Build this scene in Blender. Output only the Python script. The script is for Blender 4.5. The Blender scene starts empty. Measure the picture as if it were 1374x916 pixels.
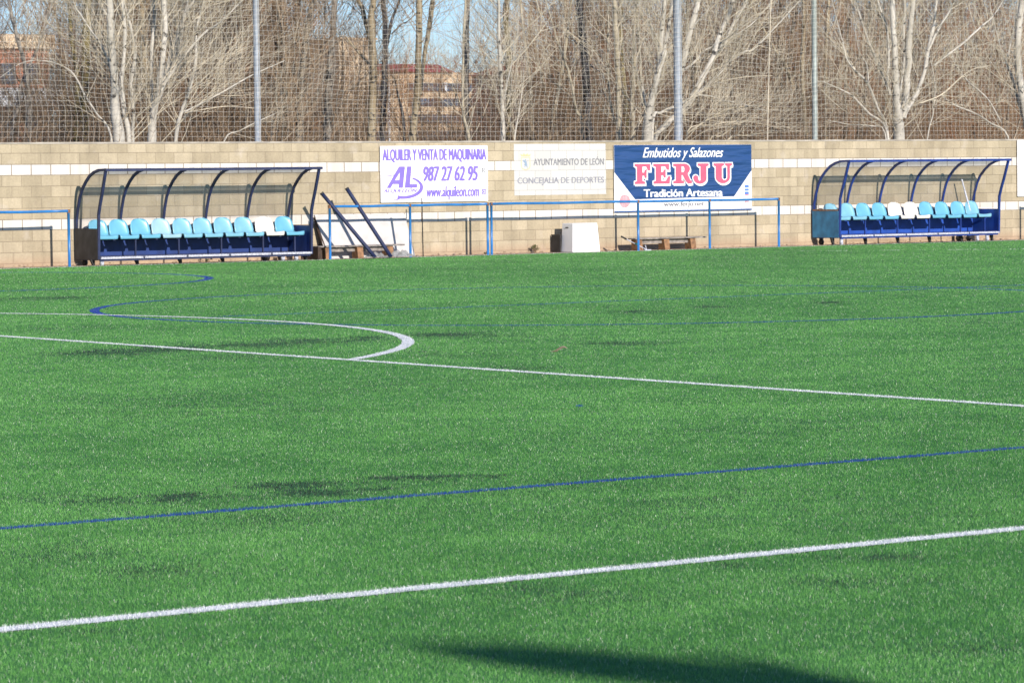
import bpy, math, random
import numpy as np
from mathutils import Matrix, Vector

random.seed(7)
RNG = np.random.default_rng(11)
SC = bpy.context.scene
COL = SC.collection
R = math.radians

# ------------------------------------------------------------------ camera
TH, PITCH, ROLL, CAMH = 0.9431, 0.0491, -0.0115, 1.5
def camera_axes():
    fw = np.array([0, math.cos(PITCH), -math.sin(PITCH)])
    r0 = np.array([1., 0, 0]); u0 = np.array([0, math.sin(PITCH), math.cos(PITCH)])
    r = r0*math.cos(ROLL) + u0*math.sin(ROLL)
    u = -r0*math.sin(ROLL) + u0*math.cos(ROLL)
    def w(a):   # ground frame -> world (X along the wall, Y towards it)
        return Vector((a[0]*math.sin(TH) + a[1]*math.cos(TH), -a[0]*math.cos(TH) + a[1]*math.sin(TH), a[2]))
    return w(r), w(u), w(fw)
cam_d = bpy.data.cameras.new('camera')
cam = bpy.data.objects.new('camera', cam_d); COL.objects.link(cam); SC.camera = cam
_r, _u, _f = camera_axes()
cam.matrix_world = Matrix(((_r.x, _u.x, -_f.x, 0), (_r.y, _u.y, -_f.y, 0), (_r.z, _u.z, -_f.z, CAMH), (0, 0, 0, 1)))
cam_d.sensor_width = 36
cam_d.lens = 36*4441.47/1374
cam_d.clip_start = 0.1
cam_d.clip_end = 5000
cam_d.dof.use_dof = True
cam_d.dof.focus_distance = 26
cam_d.dof.aperture_fstop = 17

# ------------------------------------------------------------------ light
SUN_DIR = Vector((0.135, 1.0, -0.345)).normalized()
SUN_EL = math.asin(-SUN_DIR.z)
SUN_AZ = math.atan2(-SUN_DIR.x, -SUN_DIR.y)
world = bpy.data.worlds.new('World'); SC.world = world; world.use_nodes = True
wn = world.node_tree.nodes; wn.clear()
sky = wn.new('ShaderNodeTexSky'); sky.sky_type = 'NISHITA'; sky.sun_disc = False
sky.sun_elevation = SUN_EL; sky.sun_rotation = SUN_AZ
sky.altitude = 800; sky.air_density = 1.0; sky.dust_density = 0.4; sky.ozone_density = 2.5
bg = wn.new('ShaderNodeBackground'); bg.inputs[1].default_value = 0.115
wo = wn.new('ShaderNodeOutputWorld')
tint = wn.new('ShaderNodeMix'); tint.data_type = 'RGBA'; tint.blend_type = 'MULTIPLY'; tint.inputs[0].default_value = 1; tint.inputs[7].default_value = (.62, .75, 1.02, 1)
world.node_tree.links.new(sky.outputs[0], tint.inputs[6]); world.node_tree.links.new(tint.outputs[2], bg.inputs[0]); world.node_tree.links.new(bg.outputs[0], wo.inputs[0])
sun_d = bpy.data.lights.new('sun', 'SUN'); sun_d.energy = 4.85; sun_d.angle = R(0.53); sun_d.color = (1.0, 0.93, 0.84)
sun = bpy.data.objects.new('sun', sun_d); COL.objects.link(sun)
sun.rotation_euler = SUN_DIR.to_track_quat('-Z', 'Y').to_euler()
SC.view_settings.view_transform = 'Standard'; SC.view_settings.look = 'None'
SC.view_settings.exposure = 0.35; SC.view_settings.gamma = 1
SC.render.engine = 'CYCLES'
SC.cycles.transparent_max_bounces = 12
SC.cycles.max_bounces = 6; SC.cycles.diffuse_bounces = 2; SC.cycles.glossy_bounces = 2

# ------------------------------------------------------------------ helpers
class MB:
    """collects vertices and faces and links them as one mesh object"""
    def __init__(s): s.v = []; s.f = []; s.n = 0; s.mi = []; s.cur = 0
    def add(s, vs, fs):
        s.v.append(np.asarray(vs, float).reshape(-1, 3))
        for f in fs: s.f.append([i + s.n for i in f]); s.mi.append(s.cur)
        s.n += len(s.v[-1])
    def box(s, x0, x1, y0, y1, z0, z1, M=None):
        vs = [(x, y, z) for x in (x0, x1) for y in (y0, y1) for z in (z0, z1)]
        if M is not None: vs = [tuple(M @ Vector(p)) for p in vs]
        s.add(vs, [(0, 1, 3, 2), (4, 6, 7, 5), (0, 4, 5, 1), (2, 3, 7, 6), (0, 2, 6, 4), (1, 5, 7, 3)])
    def bar(s, a, b, w, h=None, up=(0, 0, 1)):
        h = h or w; a = Vector(a); b = Vector(b); d = (b-a).normalized(); up = Vector(up)
        if abs(d.dot(up)) > .95: up = Vector((0, 1, 0))
        x = d.cross(up).normalized(); y = x.cross(d)
        vs = []
        for p in (a, b):
            for i, j in ((-1, -1), (1, -1), (1, 1), (-1, 1)): vs.append(p + x*(i*w/2) + y*(j*h/2))
        s.add(vs, [(0, 1, 2, 3), (4, 7, 6, 5), (0, 4, 5, 1), (1, 5, 6, 2), (2, 6, 7, 3), (3, 7, 4, 0)])
    def strip(s, pts, w, h, side):
        """rectangular section swept along pts; side = constant width axis"""
        side = Vector(side); P = [Vector(p) for p in pts]; n = len(P); vs = []
        for i, p in enumerate(P):
            d = (P[min(i+1, n-1)] - P[max(i-1, 0)]).normalized(); nn = d.cross(side).normalized()
            for a, b in ((-1, -1), (1, -1), (1, 1), (-1, 1)): vs.append(p + side*(a*w/2) + nn*(b*h/2))
        fs = [(0, 3, 2, 1), tuple(4*(n-1)+k for k in range(4))]
        for i in range(n-1):
            for k in range(4): fs.append((4*i+k, 4*i+(k+1) % 4, 4*i+4+(k+1) % 4, 4*i+4+k))
        s.add(vs, fs)
    def tube(s, pts, rad, k=6, cap=True):
        P = np.asarray(pts, float); n = len(P)
        r = np.full(n, rad) if np.isscalar(rad) else np.asarray(rad, float)
        d = np.empty_like(P); d[1:-1] = P[2:]-P[:-2]; d[0] = P[1]-P[0]; d[-1] = P[-1]-P[-2]
        d /= np.linalg.norm(d, axis=1)[:, None] + 1e-12
        ref = np.array([0, 0, 1.]) if abs(d[0][2]) < .9 else np.array([1., 0, 0])
        a = np.cross(d, ref); a /= np.linalg.norm(a, axis=1)[:, None] + 1e-12
        b = np.cross(d, a)
        ang = np.arange(k)*2*math.pi/k
        vs = P[:, None, :] + r[:, None, None]*(a[:, None, :]*np.cos(ang)[None, :, None] + b[:, None, :]*np.sin(ang)[None, :, None])
        fs = []
        for i in range(n-1):
            for j in range(k): fs.append((i*k+j, i*k+(j+1) % k, (i+1)*k+(j+1) % k, (i+1)*k+j))
        if cap: fs.append(tuple(range(k))); fs.append(tuple((n-1)*k+k-1-j for j in range(k)))
        s.add(vs.reshape(-1, 3), fs)
    def mesh(s, name):
        me = bpy.data.meshes.new(name)
        V = np.concatenate(s.v) if s.v else np.zeros((0, 3))
        me.vertices.add(len(V)); me.vertices.foreach_set('co', V.astype(np.float32).ravel())
        tot = np.array([len(f) for f in s.f], dtype=np.int32)
        flat = np.fromiter((i for f in s.f for i in f), dtype=np.int32, count=int(tot.sum()))
        me.loops.add(len(flat)); me.loops.foreach_set('vertex_index', flat)
        me.polygons.add(len(tot)); st = np.concatenate([[0], np.cumsum(tot)[:-1]]).astype(np.int32)
        me.polygons.foreach_set('loop_start', st); me.polygons.foreach_set('loop_total', tot)
        me.update(calc_edges=True)
        return me
    def build(s, name, mat, parent=None, smooth=False, bevel=0):
        me = s.mesh(name)
        for m in (mat if isinstance(mat, (list, tuple)) else [mat]): me.materials.append(m)
        if isinstance(mat, (list, tuple)): me.polygons.foreach_set('material_index', np.array(s.mi, dtype=np.int32))
        me.polygons.foreach_set('use_smooth', np.full(len(me.polygons), bool(smooth)))
        o = bpy.data.objects.new(name, me); COL.objects.link(o)
        if parent: o.parent = parent
        if bevel:
            b = o.modifiers.new('bevel', 'BEVEL'); b.width = bevel; b.segments = 2; b.limit_method = 'ANGLE'
        return o

class TB:
    """fast collector of many 3-sided tapering twigs (numpy only)"""
    def __init__(s): s.P = []; s.Rr = []
    def add(s, pts, rad): s.P.append(np.asarray(pts, float)); s.Rr.append(np.asarray(rad, float))
    def build(s, name, mat, parent=None, k=3):
        by = {}
        for p, r in zip(s.P, s.Rr): by.setdefault(len(p), []).append((p, r))
        VV = []; FF = []; base = 0
        ang = np.arange(k)*2*math.pi/k
        for n, L in by.items():
            P = np.stack([a for a, _ in L]); r = np.stack([b for _, b in L])
            d = np.empty_like(P); d[:, 1:-1] = P[:, 2:]-P[:, :-2]; d[:, 0] = P[:, 1]-P[:, 0]; d[:, -1] = P[:, -1]-P[:, -2]
            d /= np.linalg.norm(d, axis=2)[..., None] + 1e-12
            a = np.cross(d, np.array([.13, .93, .21])); a /= np.linalg.norm(a, axis=2)[..., None] + 1e-12
            b = np.cross(d, a)
            vs = P[:, :, None, :] + r[:, :, None, None]*(a[:, :, None, :]*np.cos(ang)[:, None] + b[:, :, None, :]*np.sin(ang)[:, None])
            m = len(L); VV.append(vs.reshape(-1, 3))
            i, j, q = np.meshgrid(np.arange(m), np.arange(n-1), np.arange(k), indexing='ij')
            o = base + i*n*k
            f = np.stack([o+j*k+q, o+j*k+(q+1) % k, o+(j+1)*k+(q+1) % k, o+(j+1)*k+q], -1).reshape(-1, 4)
            FF.append(f); base += m*n*k
        V = np.concatenate(VV).astype(np.float32); F = np.concatenate(FF).astype(np.int32)
        me = bpy.data.meshes.new(name)
        me.vertices.add(len(V)); me.vertices.foreach_set('co', V.ravel())
        me.loops.add(F.size); me.loops.foreach_set('vertex_index', F.ravel())
        me.polygons.add(len(F)); me.polygons.foreach_set('loop_start', np.arange(0, F.size, 4, dtype=np.int32))
        me.polygons.foreach_set('loop_total', np.full(len(F), 4, dtype=np.int32))
        me.polygons.foreach_set('use_smooth', np.ones(len(F), dtype=bool))
        me.update(calc_edges=True); me.materials.append(mat)
        ob = bpy.data.objects.new(name, me); COL.objects.link(ob)
        if parent: ob.parent = parent
        return ob

def tag(o, label=None, cat=None, group=None, kind=None):
    if label: o['label'] = label
    if cat: o['category'] = cat
    if group: o['group'] = group
    if kind: o['kind'] = kind
    return o
def empty(name, loc, label, cat, group=None, rz=0):
    o = bpy.data.objects.new(name, None); COL.objects.link(o); o.location = loc; o.rotation_euler.z = rz
    o.empty_display_size = .2
    return tag(o, label, cat, group)

# ------------------------------------------------------------------ materials
def newmat(name):
    m = bpy.data.materials.new(name); m.use_nodes = True
    nt = m.node_tree; return m, nt, nt.nodes['Principled BSDF']
def mat(name, col, rough=.6, metal=0., var=.12, scale=6., bump=0., bscale=60., spec=.5, col2=None, detail=4, coat=0):
    m, nt, p = newmat(name); N = nt.nodes; L = nt.links
    tc = N.new('ShaderNodeTexCoord'); no = N.new('ShaderNodeTexNoise'); no.inputs['Scale'].default_value = scale
    no.inputs['Detail'].default_value = detail; L.new(tc.outputs['Object'], no.inputs['Vector'])
    mx = N.new('ShaderNodeMix'); mx.data_type = 'RGBA'
    c1 = [c*(1-var) for c in col]; c2 = [min(1, c*(1+var)) for c in col] if col2 is None else list(col2)
    mx.inputs[6].default_value = (*c1, 1); mx.inputs[7].default_value = (*c2, 1)
    cr = N.new('ShaderNodeMapRange'); cr.inputs[1].default_value = .35; cr.inputs[2].default_value = .65
    L.new(no.outputs[0], cr.inputs[0]); L.new(cr.outputs[0], mx.inputs[0]); L.new(mx.outputs[2], p.inputs['Base Color'])
    p.inputs['Roughness'].default_value = rough; p.inputs['Metallic'].default_value = metal
    p.inputs['Specular IOR Level'].default_value = spec; p.inputs['Coat Weight'].default_value = coat
    if bump:
        n2 = N.new('ShaderNodeTexNoise'); n2.inputs['Scale'].default_value = bscale; n2.inputs['Detail'].default_value = 3
        L.new(tc.outputs['Object'], n2.inputs['Vector'])
        b = N.new('ShaderNodeBump'); b.inputs['Strength'].default_value = bump; b.inputs['Distance'].default_value = .02
        L.new(n2.outputs[0], b.inputs['Height']); L.new(b.outputs[0], p.inputs['Normal'])
    return m
M = {}
M['navy'] = mat('navy_paint', (.010, .018, .065), .65, var=.25, scale=9)
M['royal'] = mat('royal_blue_paint', (.012, .035, .19), .4, var=.25, scale=7)
M['navy_panel'] = mat('navy_panel', (.010, .032, .15), .5, var=.2, scale=4)
M['royal_panel'] = mat('royal_panel', (.012, .06, .33), .5, var=.2, scale=4)
M['teal_panel'] = mat('teal_panel', (.03, .19, .36), .55, var=.25, scale=5)
M['black_cover'] = mat('black_cover', (.03, .028, .03), .7, var=.4, scale=5)
M['rail_blue'] = mat('rail_blue', (.025, .16, .42), .35, var=.15, scale=5)
M['rust'] = mat('rust', (.16, .07, .03), .8, var=.4, scale=20)
M['seat_blue'] = mat('seat_blue', (.13, .37, .51), .35, var=.06, scale=5)
M['seat_pale'] = mat('seat_pale_blue', (.28, .45, .54), .35, var=.06, scale=5)
M['seat_white'] = mat('seat_white', (.66, .64, .60), .4, var=.06, scale=5)
M['seat_faded'] = mat('seat_faded_blue', (.18, .40, .52), .35, var=.08, scale=5)
M['alu'] = mat('aluminium', (.46, .46, .52), .4, metal=.1, var=.25, scale=30)
M['steel'] = mat('galvanised_steel', (.29, .32, .36), .6, metal=.05, var=.10, scale=10)
M['steel_dull'] = mat('dull_steel', (.30, .34, .32), .6, metal=.2, var=.15, scale=10)
M['rubber'] = mat('black_rubber', (.018, .018, .018), .7, var=.3)
M['white_plastic'] = mat('white_plastic', (.80, .79, .80), .45, var=.03, scale=3)
M['white_board'] = mat('white_board', (.50, .47, .45), .7, var=.08, scale=7, bump=.2)
M['sign_white'] = mat('sign_white', (.82, .81, .82), .4, var=.02, scale=2)
M['wood'] = mat('orange_wood', (.24, .125, .06), .7, var=.35, scale=12)
M['wood_grey'] = mat('weathered_wood', (.23, .20, .18), .8, var=.35, scale=12)
M['wood_dark'] = mat('dark_wood', (.05, .03, .02), .8, var=.3, scale=12)
M['dark'] = mat('dark_slot', (.01, .01, .01), .8)
M['purple'] = mat('purple_ink', (.20, .14, .55), .5, var=.1, scale=6)
M['grey_ink'] = mat('faded_grey_ink', (.19, .19, .21), .7, var=.15, scale=8)
M['pale_ink'] = mat('faded_pale_ink', (.24, .24, .28), .7, var=.15, scale=8)
M['pale_yellow_ink'] = mat('faded_yellow_ink', (.60, .47, .26), .7, var=.1)
M['crest_ink'] = mat('faded_crest_ink', (.25, .32, .42), .7, var=.15)
M['banner_white'] = mat('banner_white', (.80, .79, .80), .45, var=.03)
M['ink_white'] = mat('print_white', (.80, .79, .78), .45, var=.02)
M['ink_red'] = mat('print_red', (.62, .10, .17), .45, var=.08, scale=8)
M['ink_pink'] = mat('print_pink', (.60, .30, .33), .5, var=.22, scale=18)
M['ink_blue'] = mat('print_blue', (.10, .20, .62), .5, var=.1)
M['ink_navy'] = mat('print_navy', (.02, .07, .22), .5, var=.1)
M['net'] = mat('net_cord', (.47, .44, .39), .8, var=.12, scale=2)
M['rope'] = mat('rope', (.55, .47, .36), .8, var=.2, scale=10)
M['teal_plastic'] = mat('green_plastic', (.05, .45, .32), .4)
M['leaf_dry'] = mat('dry_leaf', (.42, .30, .24), .8, var=.3, scale=30)
M['weed'] = mat('weed_leaf', (.10, .11, .035), .7, var=.5, scale=20)
M['earth'] = mat('earth_ground', (.16, .13, .09), .95, var=.4, scale=1.2)
M['verge'] = mat('sandy_strip', (.32, .23, .15), .95, var=.3, scale=5, bump=.4)
M['roof_red'] = mat('red_roof', (.30, .045, .06), .7, var=.2, scale=1)
M['render_beige'] = mat('beige_render', (.55, .41, .27), .9, var=.08, scale=.2)
M['render_sand'] = mat('sand_render', (.58, .44, .29), .9, var=.08, scale=.2)
M['brick_red'] = mat('red_brick', (.42, .17, .10), .9, var=.2, scale=.8)
M['brick_orange'] = mat('orange_brick', (.50, .20, .10), .9, var=.2, scale=.8)
M['salmon'] = mat('salmon_render', (.60, .34, .25), .9, var=.12, scale=.5)
M['window'] = mat('window_glass', (.05, .07, .11), .15, var=.4, scale=.6, spec=.8)
M['window_frame'] = mat('window_frame', (.55, .58, .62), .5)
M['tile_grey'] = mat('grey_roof', (.22, .20, .19), .9, var=.3)
M['panel_pale'] = mat('pale_panel', (.50, .52, .54), .7, var=.1, scale=1)

def plastic_clear(name, tint, edge, gloss=.07, film=0.0):
    """clear sheet: passes less light the more it is seen or lit edge-on"""
    m, nt, p = newmat(name); N = nt.nodes; L = nt.links; N.remove(p)
    out = N['Material Output']
    tr = N.new('ShaderNodeBsdfTransparent'); gl = N.new('ShaderNodeBsdfGlossy'); gl.inputs['Roughness'].default_value = .12
    gl.inputs['Color'].default_value = (.9, .9, .9, 1)
    lw = N.new('ShaderNodeLayerWeight'); lw.inputs['Blend'].default_value = .5
    rm = N.new('ShaderNodeMapRange'); rm.inputs[1].default_value = .52; rm.inputs[2].default_value = .72
    L.new(lw.outputs['Facing'], rm.inputs[0])
    mx = N.new('ShaderNodeMix'); mx.data_type = 'RGBA'; mx.inputs[6].default_value = (*tint, 1); mx.inputs[7].default_value = (*edge, 1)
    L.new(rm.outputs[0], mx.inputs[0]); L.new(mx.outputs[2], tr.inputs['Color'])
    df = N.new('ShaderNodeBsdfDiffuse'); df.inputs['Color'].default_value = (.5, .48, .45, 1)
    m0 = N.new('ShaderNodeMixShader'); m0.inputs[0].default_value = film
    L.new(tr.outputs[0], m0.inputs[1]); L.new(df.outputs[0], m0.inputs[2])
    ms = N.new('ShaderNodeMixShader'); ms.inputs[0].default_value = gloss
    L.new(m0.outputs[0], ms.inputs[1]); L.new(gl.outputs[0], ms.inputs[2]); L.new(ms.outputs[0], out.inputs[0])
    return m
M['clear'] = plastic_clear('clear_polycarbonate', (.89, .89, .885), (.40, .43, .46), .05, .08)
M['clear_side'] = plastic_clear('clear_polycarbonate_side', (.90, .90, .89), (.7, .7, .7), .03, .05)
M['film'] = plastic_clear('clear_film', (.80, .82, .84), (.5, .52, .55), .12, .45)

def bark(name, c1, c2, dark=(.05, .045, .04), dk=.62, sc=9):
    m, nt, p = newmat(name); N = nt.nodes; L = nt.links
    tc = N.new('ShaderNodeTexCoord'); mp = N.new('ShaderNodeMapping'); mp.inputs['Scale'].default_value = (1, 1, .35)
    L.new(tc.outputs['Object'], mp.inputs[0])
    n1 = N.new('ShaderNodeTexNoise'); n1.inputs['Scale'].default_value = 2.2; L.new(mp.outputs[0], n1.inputs['Vector'])
    n2 = N.new('ShaderNodeTexNoise'); n2.inputs['Scale'].default_value = sc; n2.inputs['Detail'].default_value = 6
    mp2 = N.new('ShaderNodeMapping'); mp2.inputs['Scale'].default_value = (1, 1, 1.6); L.new(tc.outputs['Object'], mp2.inputs[0])
    L.new(mp2.outputs[0], n2.inputs['Vector'])
    a = N.new('ShaderNodeMix'); a.data_type = 'RGBA'; a.inputs[6].default_value = (*c1, 1); a.inputs[7].default_value = (*c2, 1)
    r1 = N.new('ShaderNodeMapRange'); r1.inputs[1].default_value = .35; r1.inputs[2].default_value = .65
    L.new(n1.outputs[0], r1.inputs[0]); L.new(r1.outputs[0], a.inputs[0])
    b = N.new('ShaderNodeMix'); b.data_type = 'RGBA'; b.inputs[7].default_value = (*dark, 1)
    r2 = N.new('ShaderNodeMapRange'); r2.inputs[1].default_value = dk-.04; r2.inputs[2].default_value = dk+.03
    L.new(n2.outputs[0], r2.inputs[0]); L.new(r2.outputs[0], b.inputs[0]); L.new(a.outputs[2], b.inputs[6])
    L.new(b.outputs[2], p.inputs['Base Color']); p.inputs['Roughness'].default_value = .85
    bp = N.new('ShaderNodeBump'); bp.inputs['Strength'].default_value = .5; bp.inputs['Distance'].default_value = .02
    L.new(n2.outputs[0], bp.inputs['Height']); L.new(bp.outputs[0], p.inputs['Normal'])
    return m
M['bark_white'] = bark('white_poplar_bark', (.38, .35, .29), (.58, .54, .47), dk=.63, sc=5)
M['bark_cream'] = bark('cream_bark', (.36, .30, .20), (.50, .44, .33), dk=.64, sc=7)
M['bark_tan'] = bark('tan_bark', (.26, .20, .12), (.34, .28, .18), dk=.60)
M['bark_brown'] = bark('brown_bark', (.16, .12, .08), (.24, .19, .13), dk=.55)
M['bark_dark'] = bark('dark_bark', (.05, .05, .06), (.10, .09, .09), dk=.55)
M['bark_mossy'] = bark('mossy_bark', (.14, .12, .05), (.26, .20, .06), dk=.55)
M['bark_grey'] = bark('grey_bark', (.24, .21, .17), (.32, .29, .25), dk=.6)
M['twig_pale'] = mat('pale_twig', (.54, .47, .35), .8, var=.3, scale=.8)
M['twig_tan'] = mat('tan_twig', (.31, .215, .13), .85, var=.3, scale=.6)
M['twig_brown'] = mat('brown_twig', (.245, .168, .105), .85, var=.35, scale=.5)
M['twig_rust'] = mat('rust_twig', (.36, .175, .08), .85, var=.35, scale=.5)
M['twig_grey'] = mat('grey_twig', (.17, .148, .12), .85, var=.3, scale=.5)
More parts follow.
